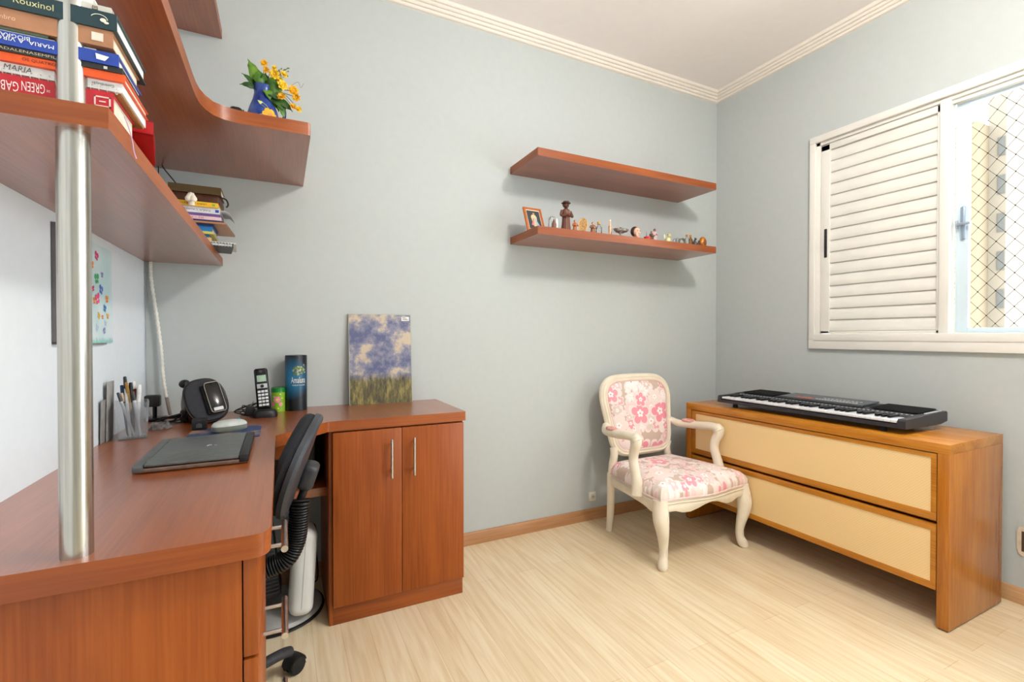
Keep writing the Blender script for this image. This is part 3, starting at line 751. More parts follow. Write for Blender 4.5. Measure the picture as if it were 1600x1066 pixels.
P = spline([T @ Vector((0, .034, -.095)), (.044, 1.452, .585), (.040, 1.455, .53), (.032, 1.46, .48), (.010, 1.462, .440), (-.028, 1.468, .422), (-.07, 1.475, .412), (-.12, 1.48, .405)], 12)
cum = [0]
for i in range(1, len(P)): cum.append(cum[-1]+(Vector(P[i])-Vector(P[i-1])).length)
tot = cum[-1]; NR = 42; P2 = []; R2 = []
import bisect
def at(d):
    i = min(len(P)-1, max(1, bisect.bisect_left(cum, d))); t = (d-cum[i-1])/max(1e-9, cum[i]-cum[i-1]); return Vector(P[i-1]).lerp(Vector(P[i]), min(1, max(0, t)))
for r_ in range(NR):
    for q, rr in ((0, .0205), (.22, .0275), (.5, .0285), (.78, .0275)):
        P2.append(at((r_+q)/NR*tot)); R2.append((rr*.92, rr*1.0))
part('bellows_tube', B().sweep(P2, R2, 18), mat('bellows_rubber', (24, 24, 26), .3), oc, 'ribbed black rubber sleeve')
bb = B(); cushion(bb, superell(.195, .185, 2.8, 40, (-.235, 1.49)), [(.9, .405), (.98, .412), (1, .43), (.97, .45), (.85, .463), (.6, .468), (.2, .469)], -.235, 1.49)
part('seat', bb, cloth, oc)
part('gas_column', B().lathe([(.026, .07), (.026, .24), (.016, .24), (.016, .405)], (-.16, 1.48, 0), 20), black, oc)
part('hub', B().lathe([(.034, .062), (.036, .08), (.034, .11), (.026, .12)], (-.16, 1.48, 0), 20), darkgrey, oc)
a0 = math.atan2(.157, .193)
for i in range(5):
    a = a0+i*2*PI/5; d = Vector((math.cos(a), math.sin(a), 0)); h = Vector((-.16, 1.48, 0))
    e = h+d*.232
    pts = [h+d*.02+Vector((0, 0, .092)), h+d*.12+Vector((0, 0, .092)), h+d*.20+Vector((0, 0, .082)), e+Vector((0, 0, .072))]
    lg = part('base_arm', B().sweep(spline(pts, 4), [(.015, .017)]*13, 12, up=(0, 0, 1)), darkgrey, oc)
    w = e+d*.008+Vector((.006, 0, 0)); sd = Vector((-d.y, d.x, 0))
    bb = B()
    for sg in (-1, 1): bb.cyl(w+sd*.004*sg+Vector((0, 0, .026)), w+sd*.021*sg+Vector((0, 0, .026)), .026, seg=24)
    cs = part('caster', bb, blackmatt, lg)
    hood = B(); P_ = []
    for q in range(9):
        t = math.radians(-15+q*24); P_.append(w+d*.0295*math.cos(t)+Vector((0, 0, .026+.0295*math.sin(t))))
    hood.sweep(P_, [(.003, .022)]*9, 10, up=(0, 0, 1)); hood.cyl(e+Vector((0, 0, .05)), e+Vector((0, 0, .078)), .008)
    part('caster_hood', hood, black, lg)

# ================================================================== WHITE FLOOR APPLIANCE
ap = thing('floor_appliance', 'white and grey plastic appliance on a round base under the desk', 'appliance', (-.02, 2.01, 0))
bb = B().lathe([(.0, .008), (.166, .008), (.168, .014), (.160, .024), (.13, .032), (.08, .036), (0, .037)], (-.025, 2.02, 0), 48); part('base', bb, greypl, ap)
part('rubber_rim', B().lathe([(.0, .0), (.172, .0), (.176, .004), (.175, .010), (.168, .012), (0, .012)], (-.025, 2.02, 0), 48), black, ap)
m = Matrix.Translation((.058, 1.905, .040)) @ Matrix.Rotation(math.radians(4), 4, 'Y') @ Matrix.Rotation(math.radians(-6), 4, 'X')
bb = B(); bb.box(-.042, -.06, 0, .042, .10, .305, .032, 5, mtx=m); part('housing', bb, whitepl, ap)
part('seam', B().box(-.0008, -.0608, .03, .0008, .0, .275, mtx=m), flat((150, 150, 146)), ap)
m2 = Matrix.Translation((-.045, 1.96, .040)) @ Matrix.Rotation(math.radians(-7), 4, 'Y')
part('louvred_panel', B().box(-.055, -.03, .06, .05, .09, .30, .006, 2, mtx=m2), black, ap)
bb = B()
for i in range(16): bb.box(-.05, -.034, .075+i*.0135, .045, -.029, .080+i*.0135, mtx=m2)
part('louvres', bb, darkgrey, ap)
part('side_cover', B().box(-.085, -.02, 0, -.05, .09, .30, .008, 2, mtx=m2), greypl, ap)
part('control_panel', B().box(-.06, .0, .30, .05, .085, .41, .012, 3, mtx=m2), greypl, ap)
bb = B()
for i in range(3): bb.box(-.01, -.002, .325+i*.02, .02, .0005, .331+i*.02, mtx=m2)
part('panel_marks', bb, black, ap)

# cables under the desk
def cable(name, pts, r, m, label, n=8):
    P = spline(pts, n); o = single(name, B().sweep(P, r, 8), m, label, 'cable', tuple(P[-1] if P[-1][2] < P[0][2] else P[0])); return o
cable('hanging_cable', [(.085, 2.215, .46), (.09, 2.19, .40), (.07, 2.18, .32), (.095, 2.16, .27), (.125, 2.15, .26), (.130, 2.17, .15), (.132, 2.19, .006), (.05, 2.21, .004)], .0028, black, 'black cable hanging below the desk compartment to the floor')
cable('hanging_cable', [(-.02, 2.225, .46), (.03, 2.215, .30), (.10, 2.20, .22), (.13, 2.205, .10), (.12, 2.215, .004)], .002, black, 'thin black cable behind the white appliance')

# ================================================================== ON THE DESK
zd = ZT
lp = thing('laptop', 'closed dark grey laptop lying on the cherry desk', 'laptop', (-.185, 1.45, zd))
lap = noise_mat('laptop_lid', (98, 102, 101), (108, 112, 111), nscale=60, rough=.42, metal=.4)
part('base', B().box(-.300, 1.305, zd+.002, -.074, 1.605, zd+.012, .002), noise_mat('laptop_base_bronze', (120, 98, 84), (134, 112, 98), nscale=50, rough=.35, metal=.6), lp)
part('lid', B().box(-.278, 1.303, zd+.0145, -.094, 1.607, zd+.022, .002), lap, lp)
part('hinge', B().box(-.301, 1.303, zd+.004, -.279, 1.607, zd+.021, .004).box(-.279, 1.33, zd+.010, -.274, 1.37, zd+.0215).box(-.279, 1.55, zd+.010, -.274, 1.59, zd+.0215), lap, lp)
part('lid_end', B().box(-.0935, 1.303, zd+.004, -.073, 1.607, zd+.0222, .003), black, lp)
part('bumper_feet', B().box(-.28, 1.33, zd, -.10, 1.35, zd+.003).box(-.28, 1.56, zd, -.10, 1.58, zd+.003), black, lp)
bb = B().sweep(spline([(-.176, 1.45, zd+.0222), (-.171, 1.460, zd+.0222), (-.166, 1.456, zd+.0222)], 4), .0009, 6).box(-.160, 1.452, zd+.0218, -.154, 1.454, zd+.0224)
part('logo', bb, flat((206, 210, 212), .3), lp)

mpad = single('mouse_pad', B().box(-.262, 1.640, zd, -.062, 1.835, zd+.0025, .001), noise_mat('blue_printed_pad', (44, 66, 106), (196, 150, 96), nscale=9, lo=.5, hi=.72, rough=.7), 'dark blue picture mouse pad between laptop and speaker dock', 'mouse pad', (-.16, 1.74, zd))
ms = thing('computer_mouse', 'white and grey computer mouse on the blue mouse pad', 'mouse', (-.152, 1.765, zd+.0025), rotz=0)
mm = Matrix.Translation((-.152, 1.765, zd+.0026)) @ Matrix.Rotation(math.radians(-66), 4, 'Z')
bb = B(); cushion(bb, superell(.030, .052, 2.4, 32), [(.86, 0), (.98, .005), (1, .012), (.97, .019)], 0, 0, lambda v, q: mm @ v); part('body', bb, flat((110, 116, 108), .4), ms)
bb = B(); cushion(bb, superell(.0295, .0515, 2.4, 32), [(1.0, .019), (.97, .024), (.86, .030), (.65, .034), (.35, .036), (.1, .0365)], 0, 0, lambda v, q: mm @ v); part('shell', bb, flat((190, 197, 192), .35), ms)
part('scroll_wheel', B().cyl(mm @ Vector((-.004, .028, .032)), mm @ Vector((.004, .028, .032)), .006), flat((96, 150, 160)), ms)

dk = thing('speaker_dock', 'black oval speaker dock tilted back with a device on its face', 'speaker', (-.26, 2.03, zd))
DM = Matrix.Translation((-.242, 1.975, zd+.081)) @ Matrix.Rotation(math.radians(21), 4, 'Z') @ Matrix.Rotation(math.radians(-26), 4, 'X') @ Matrix.Rotation(math.radians(-8), 4, 'Y')
def dface(rows, a, b_, n=2.6):
    o2 = superell(a, b_, n, 48); vs = []; fs = []; k = len(o2)
    for s_, h in rows:
        for x, z in o2: vs.append(DM @ Vector((x*s_, -h, z*s_)))
    for i in range(len(rows)-1):
        for j in range(k): fs.append((i*k+j, i*k+(j+1) % k, (i+1)*k+(j+1) % k, (i+1)*k+j))
    fs.append(tuple(range(k))); fs.append(tuple((len(rows)-1)*k+j for j in range(k)))
    return B().add(vs, fs)
part('housing', dface([(.55, -.115), (.74, -.11), (.86, -.09), (.96, -.045), (1.0, -.01), (1.01, .0)], .064, .080), blackgloss, dk)
part('front_grille', dface([(.99, .0), (1.0, .006), (.97, .011), (.9, .013), (.4, .014), (.1, .014)], .063, .079), noise_mat('speaker_cloth', (40, 40, 46), (52, 52, 58), nscale=400, rough=.8, bump=.2), dk)
part('rim', B().sweep([DM @ Vector((x, -.002, z)) for x, z in superell(.0645, .0805, 2.6, 48)], .003, 8, closed=True), blackgloss, dk)
part('dock_cradle', B().box(-.012, -.026, -.062, .040, -.012, .050, .006, 2, mtx=DM), blackmatt, dk)
part('screen', B().box(-.004, -.036, -.060, .044, -.027, .052, .004, 2, mtx=DM), blackgloss, dk)
part('screen_edge', B().sweep([DM @ Vector((.020+x, -.0365, -.004+z)) for x, z in superell(.024, .056, 8, 40)], .0011, 6, closed=True), flat((196, 186, 170), .3, metal=.8), dk)
part('badge', B().box(.004, -.0385, -.0555, .034, -.0362, -.0435, .001, mtx=DM), flat((200, 202, 204), .4), dk)
part('foot', B().box(-.325, 2.0, zd, -.235, 2.07, zd+.05, .012, 3), blackgloss, dk)
part('rear_knob', B().sph((-.318, 2.062, zd+.135), (.018, .02, .016), 14), black, dk)

jk = thing('socket_box', 'small black cube socket in front of the speaker dock', 'socket', (-.243, 1.835, zd))
part('case', B().box(-.263, 1.822, zd, -.222, 1.852, zd+.039, .003), black, jk)
part('port', B().box(-.2505, 1.8205, zd+.010, -.2345, 1.8225, zd+.022).box(-.2465, 1.8205, zd+.022, -.2385, 1.8225, zd+.025), flat((90, 92, 96), .3, metal=.5), jk)

# pen cup
cup = thing('pen_cup', 'clear acrylic square cup full of pens on the desk', 'pen cup', (-.408, 1.785, zd))
cm_ = Matrix.Translation((-.408, 1.787, zd)) @ Matrix.Rotation(math.radians(14), 4, 'Z')
bb = B(); w0, w1_, hh = .034, .040, .112
o1 = [(-1, -1), (1, -1), (1, 1), (-1, 1)]
def ring(w, z): return [cm_ @ Vector((x*w, y*w, z)) for x, y in o1]
bb.add(ring(w0, 0)+ring(w1_, hh)+ring(w1_-.0025, hh)+ring(w0-.0025, .004), [(0, 1, 5, 4), (1, 2, 6, 5), (2, 3, 7, 6), (3, 0, 4, 7), (4, 5, 9, 8), (5, 6, 10, 9), (6, 7, 11, 10), (7, 4, 8, 11), (8, 9, 13, 12), (9, 10, 14, 13), (10, 11, 15, 14), (11, 8, 12, 15), (3, 2, 1, 0), (12, 13, 14, 15)])
part('cup_wall', bb, acrylic, cup)
pens = [((206, 206, 204), 'silver ballpoint pen, tallest in the clear cup', .165, (-.006, -.012), (-.012, .0), .0045, (40, 40, 42)),
        ((196, 164, 108), 'gold coloured pen in the middle of the clear cup', .150, (.006, .010), (-.008, -.012), .0042, (160, 120, 60)),
        ((26, 26, 28), 'black capped pen in the clear cup', .148, (.002, -.004), (.006, .008), .005, (26, 26, 28)),
        ((60, 96, 140), 'blue pen leaning left in the clear cup', .142, (-.010, .006), (-.022, .012), .0045, (40, 70, 120)),
        ((128, 40, 38), 'dark red pen leaning right in the clear cup', .130, (.012, .010), (.020, .014), .0045, (110, 26, 26)),
        ((232, 232, 232), 'white marker leaning right in the clear cup', .142, (.010, -.010), (.034, .004), .006, (222, 222, 222)),
        ((190, 190, 194), 'grey metal pen leaning far left in the clear cup', .124, (.004, -.012), (-.034, -.010), .004, (60, 60, 64)),
        ((236, 236, 238), 'pale translucent ruler tip in the clear cup', .150, (.008, .014), (.016, .020), .005, (236, 236, 236)),
        ((44, 46, 50), 'dark grey pencil low in the clear cup', .122, (.0, .012), (-.022, -.004), .0038, (200, 180, 150)),
        ((206, 208, 212), 'light grey pen nearest the front of the clear cup', .126, (.018, -.018), (.012, -.022), .0042, (60, 60, 64))]
for c, lb, ln_, a, t, r, cc in pens:
    ln_ *= 1.14; t = (t[0]*.75-.008, t[1]*.8)
    p = cm_ @ Vector((a[0], a[1], .006)); q = cm_ @ Vector((t[0], t[1], ln_)); d = (q-p)
    pn = thing('pen', lb, 'pen', tuple(p), group='pens in the clear cup')
    part('barrel', B().sweep([p, p+d*.06, p+d*.5, p+d*.8], [r*.3, r*.9, r, r], 10), flat(c, .35), pn)
    part('cap', B().sweep([p+d*.8, p+d*.9, p+d*.99, q], [r*1.1, r*1.05, r*.9, r*.5], 10), flat(cc, .3), pn)

fl = thing('document_folder', 'grey folders leaning upright on the wall behind the pen cup', 'folder', (-.458, 1.77, zd))
for i, (y0, y1, h, c) in enumerate(((1.715, 1.765, .125, (140, 138, 136)), (1.75, 1.81, .175, (162, 160, 158)))):
    m = Matrix.Translation((-.466+i*.004, 0, zd)) @ Matrix.Rotation(math.radians(1.2), 4, 'Y')
    part('sheet', B().box(0, y0, 0, .0018, y1, h, .0006, mtx=m), flat(c, .7), fl)

# black camera-like gadget + cable knot behind the cup
wc = thing('webcam', 'small black webcam standing in the desk corner behind the pen cup', 'webcam', (-.425, 2.12, zd))
part('head', B().box(-.447, 2.10, zd+.052, -.400, 2.135, zd+.094, .006, 3), black, wc)
part('stand', B().cyl((-.418, 2.12, zd+.01), (-.418, 2.12, zd+.056), .007).box(-.445, 2.09, zd, -.385, 2.15, zd+.012, .004), blackgloss, wc)
random.seed(3)
def tangle(name, c, rx, ry, h, n, r, m, label):
    pts = []
    for i in range(n):
        a = i*2.2+random.uniform(-.4, .4); q = random.uniform(.55, 1)
        pts.append((c[0]+rx*q*math.cos(a), c[1]+ry*q*math.sin(a), c[2]+r*1.2+h*random.random()**1.3))
    pts[0] = (pts[0][0], pts[0][1], c[2]+r); pts[-1] = (pts[-1][0], pts[-1][1], c[2]+r)
    return single(name, B().sweep(spline(pts, 8), r, 6), m, label, 'cable', c)
tangle('coiled_cable', (-.352, 2.02, zd), .042, .035, .030, 14, .0028, black, 'black coiled cable left of the speaker dock')
cp_ = B(); random.seed(5)
for i in range(9):
    a = i*.7; cp_.sweep(spline([(-.362+.03*math.cos(a), 1.91+.025*math.sin(a), zd+.002), (-.362+.02*math.cos(a+1), 1.91+.02*math.sin(a+1), zd+.012+.010*random.random()), (-.362+.03*math.cos(a+2.2), 1.91+.028*math.sin(a+2.2), zd+.003)], 4), (.006 if False else .004), 6)
single('clear_plastic_wrapper', cp_, clearglass, 'crumpled clear plastic wrapper beside the pen cup', 'wrapper', (-.362, 1.91, zd))

# charger and its tangle
tangle('charger_cable', (-.115, 2.105, zd), .055, .04, .075, 16, .0019, black, 'thin black charger cable tangled left of the phone')
chg = thing('power_adapter', 'black plug adapter resting in the cable tangle', 'adapter', (-.108, 2.06, zd))
m = Matrix.Translation((-.116, 2.055, zd+.006)) @ Matrix.Rotation(math.radians(14), 4, 'Y')
part('block', B().box(-.014, -.014, 0, .016, .014, .036, .004, 2, mtx=m), black, chg)
part('prong', B().cyl(m @ Vector((0, 0, .036)), m @ Vector((.006, 0, .056)), .0028, .002), flat((150, 150, 150), .3, metal=.8), chg)

# cordless phone + cradle
pb = thing('phone_cradle', 'black charging cradle holding the cordless phone', 'phone cradle', (-.055, 2.04, zd))
bb = B(); cushion(bb, superell(.043, .034, 3, 36, (-.057, 2.035)), [(.98, 0), (1, .006), (.95, .018), (.80, .026), (.6, .028)], -.057, 2.035); part('base', bb, black, pb)
part('cradle_cup', B().box(-.085, 2.02, zd+.0, -.034, 2.062, .79-.0, .008, 3), black, pb); 
for ch in pb.children:
    if ch.name.startswith('base'):
        for v in ch.data.vertices: v.co.z += zd
ph = thing('cordless_phone', 'black cordless phone with silver keys standing in its cradle', 'phone', (-.058, 2.032, zd+.026))
PM = Matrix.Translation((-.060, 2.030, zd+.030)) @ Matrix.Rotation(math.radians(-5), 4, 'Y') @ Matrix.Rotation(math.radians(-8), 4, 'X') @ Matrix.Rotation(math.radians(4), 4, 'Z')
part('handset', B().box(-.0235, -.012, 0, .0235, .012, .157, .009, 4, mtx=PM), blackgloss, ph)
part('display', B().box(-.0155, -.0135, .105, .0155, -.0115, .130, .001, mtx=PM), flat((150, 178, 156), .3), ph)
part('earpiece', B().cyl(PM @ Vector((0, -.0115, .145)), PM @ Vector((0, -.0135, .145)), .006), darkgrey, ph)
part('navigation_pad', B().box(-.0175, -.0135, .080, .0175, -.0115, .097, .002, mtx=PM), flat((176, 178, 180), .35), ph)
part('navigation_key', B().cyl(PM @ Vector((0, -.013, .088)), PM @ Vector((0, -.0150, .088)), .0062), black, ph)
for r_ in range(5):
    for c_ in range(3): part('key', B().box(-.017+c_*.0118, -.0140, .012+r_*.0128, -.007+c_*.0118, -.0115, .0205+r_*.0128, .001, mtx=PM), flat((206, 208, 210), .35), ph)

# green tin and dark tube
def lathe_pt(c, r, a, z): return Vector((c[0]+r*math.cos(a), c[1]+r*math.sin(a), z))
tn = thing('green_tin', 'lime green tin with pink flowers between phone and dark tube', 'tin', (-.012, 2.165, zd))
tc_ = (-.012, 2.165, zd); tr = .0255
part('tin_body', B().lathe([(.0, 0), (tr, .0), (tr, .082), (0, .082)], tc_, 32), flat((132, 178, 42), .3), tn)
part('lid', B().lathe([(tr+.0015, .080), (tr+.0015, .096), (tr-.002, .099), (0, .099)], tc_, 32), flat((34, 122, 50), .25), tn)
def decal(bb, c, r, pts, off=.0006):
    vs = []
    for a, z in pts: vs.append(lathe_pt(c, r+off, a, z))
    return bb.add(vs, [tuple(range(len(vs)))])
bb = B()
for a0_, z0, rr in ((-1.75, .050, .014), (-1.2, .030, .008), (-2.5, .030, .010)):
    for q in range(6):
        t = q*2*PI/6
        pts = [(a0_+(math.cos(t)*rr*.6+math.cos(u)*rr*.42)/tr, zd+z0+math.sin(t)*rr*.6+math.sin(u)*rr*.42) for u in [k*PI/4 for k in range(8)]]
        decal(bb, tc_, tr, pts, .0006+q*.00008)
part('flower_print', bb, flat((232, 140, 160), .3), tn)
bb = B()
for a0_, z0, rr in ((-1.75, .050, .005), (-1.05, .055, .003), (-1.6, .014, .003), (-2.2, .062, .003), (-1.3, .072, .0025)):
    decal(bb, tc_, tr, [(a0_+math.cos(u)*rr/tr, zd+z0+math.sin(u)*rr) for u in [k*PI/4 for k in range(8)]], .0016)
part('dot_print', bb, flat((240, 226, 120), .3), tn)

tb = thing('cardboard_tube', 'tall dark blue gift tube with white script lettering', 'tube', (.055, 2.175, zd))
tm = mat('dark_blue_print', (14, 30, 46), .35); n, l, b = nodes(tm)
tcn = n.new('ShaderNodeTexCoord'); no = n.new('ShaderNodeTexNoise'); no.inputs['Scale'].default_value = 14; l.new(tcn.outputs['Object'], no.inputs['Vector'])
vd = n.new('ShaderNodeVectorMath'); vd.operation = 'DISTANCE'; vd.inputs[1].default_value = (-.026, -.034, .135); l.new(tcn.outputs['Object'], vd.inputs[0])
ad = n.new('ShaderNodeMath'); ad.operation = 'MULTIPLY_ADD'; ad.inputs[1].default_value = .03; l.new(no.outputs[0], ad.inputs[0]); l.new(vd.outputs['Value'], ad.inputs[2])
cr = n.new('ShaderNodeValToRGB'); cr.color_ramp.elements[0].position = .02; cr.color_ramp.elements[0].color = lin((24, 122, 168)); cr.color_ramp.elements[1].position = .105; cr.color_ramp.elements[1].color = lin((20, 24, 32))
l.new(ad.outputs[0], cr.inputs[0]); l.new(cr.outputs[0], b.inputs['Base Color'])
tbc = (.055, 2.175, zd); tR = .0425
part('tube_body', B().lathe([(.0, .0), (tR, .0), (tR, .226), (tR-.002, .230), (0, .230)], tbc, 48), tm, tb)
bb = B(); random.seed(11)
for i in range(60):
    a = random.uniform(-1.85, -.75); z = .165+random.gauss(0, .010)+.010*math.cos((a+1.3)*2.2); rr = random.uniform(.003, .007); t0 = random.uniform(0, PI)
    decal(bb, tbc, tR, [(a+math.cos(t0+u)*rr*(1.2 if k % 2 else .4)/tR, zd+z+math.sin(t0+u)*rr*(1 if k % 2 else .35)) for k, u in enumerate([k*PI/4 for k in range(8)])], .0005+i*.00002)
    bb.mi = i % 2
part('leaf_print', bb, [flat((170, 178, 130), .4), flat((92, 112, 66), .4)], tb)
# lettering wrapped round the tube
def wrap_text(s, a0_, a1_, z, h, c, R_, m, parent, name):
    o = text(s, 1, 1, (0, 0, 0), (1, 0, 0), (0, 0, 1), m, parent, name, off=0)
    base = LOC[parent.name]
    for v in o.data.vertices:
        u = (v.co.x+base.x)+.5; w = (v.co.z+base.z)
        q = lathe_pt(c, R_+.0012, a0_+(a1_-a0_)*u, z+w*h)-base; v.co = q
    return o
wl = flat((232, 226, 214), .4)
wrap_text('Amaluna', -2.05, -.72, zd+.128, .026, tbc, tR, wl, tb, 'script_lettering')
wrap_text('CIRQUE DU SOLEIL', -1.95, -.72, zd+.106, .006, tbc, tR, wl, tb, 'small_lettering')

# unframed print leaning on the wall
pp_ = mat('impressionist_print', (120, 130, 150), .45); n, l, b = nodes(pp_)
tcn = n.new('ShaderNodeTexCoord'); sp = n.new('ShaderNodeSeparateXYZ'); l.new(tcn.outputs['Object'], sp.inputs[0])
n1 = n.new('ShaderNodeTexNoise'); n1.inputs['Scale'].default_value = 8.5; n1.inputs['Detail'].default_value = 9; n1.inputs['Roughness'].default_value = .68; l.new(tcn.outputs['Object'], n1.inputs['Vector'])
sky = n.new('ShaderNodeValToRGB'); e = sky.color_ramp.elements; e[0].position = .40; e[0].color = lin((92, 98, 134)); e[1].position = .58; e[1].color = lin((200, 184, 160))
q = e.new(.5); q.color = lin((138, 138, 158)); l.new(n1.outputs[0], sky.inputs[0])
mpn = n.new('ShaderNodeMapping'); mpn.inputs['Scale'].default_value = (1.6, 1, .45); mpn.inputs['Rotation'].default_value = (0, .25, 0); l.new(tcn.outputs['Object'], mpn.inputs[0])
n2 = n.new('ShaderNodeTexNoise'); n2.inputs['Scale'].default_value = 38; n2.inputs['Detail'].default_value = 8; n2.inputs['Roughness'].default_value = .7; l.new(mpn.outputs[0], n2.inputs['Vector'])
gr = n.new('ShaderNodeValToRGB'); e = gr.color_ramp.elements; e[0].position = .36; e[0].color = lin((66, 60, 58)); e[1].position = .66; e[1].color = lin((158, 142, 84)); q = e.new(.5); q.color = lin((104, 98, 62)); l.new(n2.outputs[0], gr.inputs[0])
am_ = n.new('ShaderNodeMath'); am_.operation = 'MULTIPLY_ADD'; am_.inputs[1].default_value = .09; l.new(n2.outputs[0], am_.inputs[0]); l.new(sp.outputs[2], am_.inputs[2])
mr = n.new('ShaderNodeMapRange'); mr.inputs[1].default_value = .150; mr.inputs[2].default_value = .185; l.new(am_.outputs[0], mr.inputs[0])
mx = n.new('ShaderNodeMix'); mx.data_type = 'RGBA'; l.new(mr.outputs[0], mx.inputs[0]); l.new(gr.outputs[0], mx.inputs[6]); l.new(sky.outputs[0], mx.inputs[7]); l.new(mx.outputs[2], b.inputs['Base Color'])
pt = thing('art_print', 'unframed print of cloudy blue sky over a green meadow leaning on the wall', 'picture', (.415, 2.19, zd))
Pm = Matrix.Translation((.413, 2.192, zd)) @ Matrix.Rotation(math.radians(-4.5), 4, 'X')
bb = B().box(-.140, 0, 0, .140, .008, .412, mtx=Pm)
o = part('print_board', bb, pp_, pt)
part('board_edge', B().box(-.1415, -.0005, 0, -.1395, .0085, .413, mtx=Pm).box(.1395, -.0005, 0, .1415, .0085, .413, mtx=Pm).box(-.14, -.0005, .411, .14, .0085, .413, mtx=Pm), flat((176, 180, 160)), pt)
tg = part('price_tag', B().box(.097, -.0018, .383, .133, -.0002, .403, mtx=Pm), flat((226, 224, 220)), pt, 'small white label')
bb = B()
for i in range(3): bb.box(.102, -.0026, .388+i*.005, .128-.006*i, -.0019, .390+i*.005, mtx=Pm)
part('tag_print', bb, flat((90, 90, 92)), tg)

# ================================================================== LEFT WALL THINGS
po_ = thing('butterfly_poster', 'pale blue poster of colourful butterflies pinned beside the pole', 'poster', (XL, 1.73, 1.044))
part('sheet', B().box(XL+.001, 1.62, 1.046, XL+.004, 1.832, 1.326), noise_mat('pale_aqua_paper', (196, 226, 230), (222, 236, 240), nscale=9, rough=.7), po_)
part('bottom_strip', B().box(XL+.001, 1.62, 1.042, XL+.006, 1.775, 1.0475), flat((120, 124, 122)), po_)
bcols = [(222, 70, 120), (240, 140, 50), (70, 176, 110), (90, 120, 200), (240, 90, 140), (50, 130, 190), (236, 180, 70), (150, 150, 210), (190, 200, 220)]
bb = B(); random.seed(21)
spots = [(1.70, 1.292, 0, .016), (1.665, 1.262, 1, .013), (1.70, 1.228, 2, .019), (1.745, 1.244, 7, .010), (1.735, 1.20, 3, .017), (1.672, 1.198, 0, .010), (1.705, 1.172, 4, .020), (1.785, 1.176, 1, .014), (1.68, 1.165, 1, .012), (1.765, 1.148, 5, .013), (1.715, 1.124, 6, .012), (1.79, 1.126, 6, .011), (1.745, 1.122, 1, .008), (1.70, 1.09, 8, .012), (1.76, 1.082, 7, .012), (1.77, 1.104, 8, .010), (1.645, 1.23, 2, .014), (1.64, 1.29, 3, .014), (1.64, 1.15, 5, .014)]
for y, z, ci, r in spots:
    bb = B(); t0 = random.uniform(-.5, .5)
    for sg in (-1, 1):
        for (uu, vv, ru, rv) in ((.45, .35, .5, .45), (.35, -.4, .36, .32)):
            vs = []
            for k in range(8):
                t = k*PI/4; a = sg*(uu+ru*math.cos(t))*r; c = (vv+rv*math.sin(t))*r
                vs.append(Vector((XL+.0048, y+a*math.cos(t0)-c*math.sin(t0), z+a*math.sin(t0)+c*math.cos(t0))))
            bb.add(vs, [tuple(range(8))])
    part('butterfly_print', bb, flat(bcols[ci], .6), po_)
bb = B()
for i in range(22):
    y = 1.625+i*.0097; h = random.uniform(.006, .020); bb.add([Vector((XL+.0047, y-.004, 1.047)), Vector((XL+.0047, y+.007, 1.047)), Vector((XL+.0047, y+.002, 1.047+h))], [(0, 1, 2)])
part('grass_print', bb, flat((150, 214, 206), .6), po_)
wp = thing('notice_board', 'thin white panel with a dark edge on the wall left of the pole', 'board', (XL, 1.5, 1.05))
part('panel', B().box(XL+.001, 1.424, 1.052, XL+.006, 1.60, 1.325), flat((226, 230, 234), .5), wp)
part('edge_strip', B().box(XL+.001, 1.420, 1.05, XL+.009, 1.424, 1.327).box(XL+.001, 1.42, 1.0475, XL+.009, 1.60, 1.052), flat((96, 92, 94), .5), wp)

cable('cord', [(XL+.004, 2.228, 1.352), (XL+.004, 2.228, 1.1), (XL+.005, 2.225, .95), (XL+.012, 2.215, .80), (XL+.03, 2.19, zd+.003)], .0013, flat((150, 152, 160)), 'thin grey cord hanging in the wall corner')
P = spline([(-.448, 2.222, 1.352), (-.446, 2.222, 1.28), (-.430, 2.218, 1.15), (-.416, 2.214, 1.02), (-.408, 2.210, .90), (-.392, 2.20, .80), (-.384, 2.195, zd+.006)], 22)
R_ = [.0062 if i % 3 else .0046 for i in range(len(P))]
tb2 = thing('spiral_cable_sleeve', 'white spiral-wrapped cable hanging from the shelf to the desk', 'cable', (-.384, 2.195, zd))
k_ = int(len(P)*.78)
part('white_sleeve', B().sweep(P[:k_], R_[:k_], 10), flat((226, 222, 212), .5), tb2)
part('grey_end', B().sweep(P[k_-1:], .0058, 10), flat((140, 130, 118), .6), tb2, 'grey brown cable end')

# wall sockets
so = thing('wall_socket', 'small square white wall socket above the baseboard behind the armchair', 'socket', (1.62, YB, .105))
part('plate', B().box(1.597, YB-.008, .108, 1.645, YB, .160, .003), flat((226, 222, 212), .4), so)
part('outlet', B().box(1.609, YB-.010, .121, 1.634, YB-.0078, .147, .002), flat((214, 210, 200), .4), so)
part('pin_holes', B().box(1.614, YB-.0108, .131, 1.617, YB-.0098, .136).box(1.622, YB-.0108, .128, 1.624, YB-.0098, .140).box(1.627, YB-.0108, .131, 1.630, YB-.0098, .136), flat((90, 84, 76)), so)
s2_ = thing('wall_socket', 'white wall socket with dark opening right of the chest', 'socket', (XR, .73, .19))
oc_ = rounded([(.700, .19), (.782, .19), (.782, .315), (.700, .315)], [.03]*4, 2)
bb = B(); k = len(oc_); vs = [Vector((XR, y, z)) for y, z in oc_]+[Vector((XR-.006, y, z)) for y, z in oc_]
bb.add(vs, [tuple(range(k)), tuple(range(2*k-1, k-1, -1))]+[(i, (i+1) % k, k+(i+1) % k, k+i) for i in range(k)])
part('plate', bb, flat((206, 192, 172), .4), s2_)
part('opening', B().box(XR-.0068, .715, .212, XR-.0058, .768, .292), flat((80, 62, 50)), s2_)
part('insert', B().box(XR-.009, .72, .238, XR-.0066, .76, .266, .001), flat((214, 192, 170)), s2_)

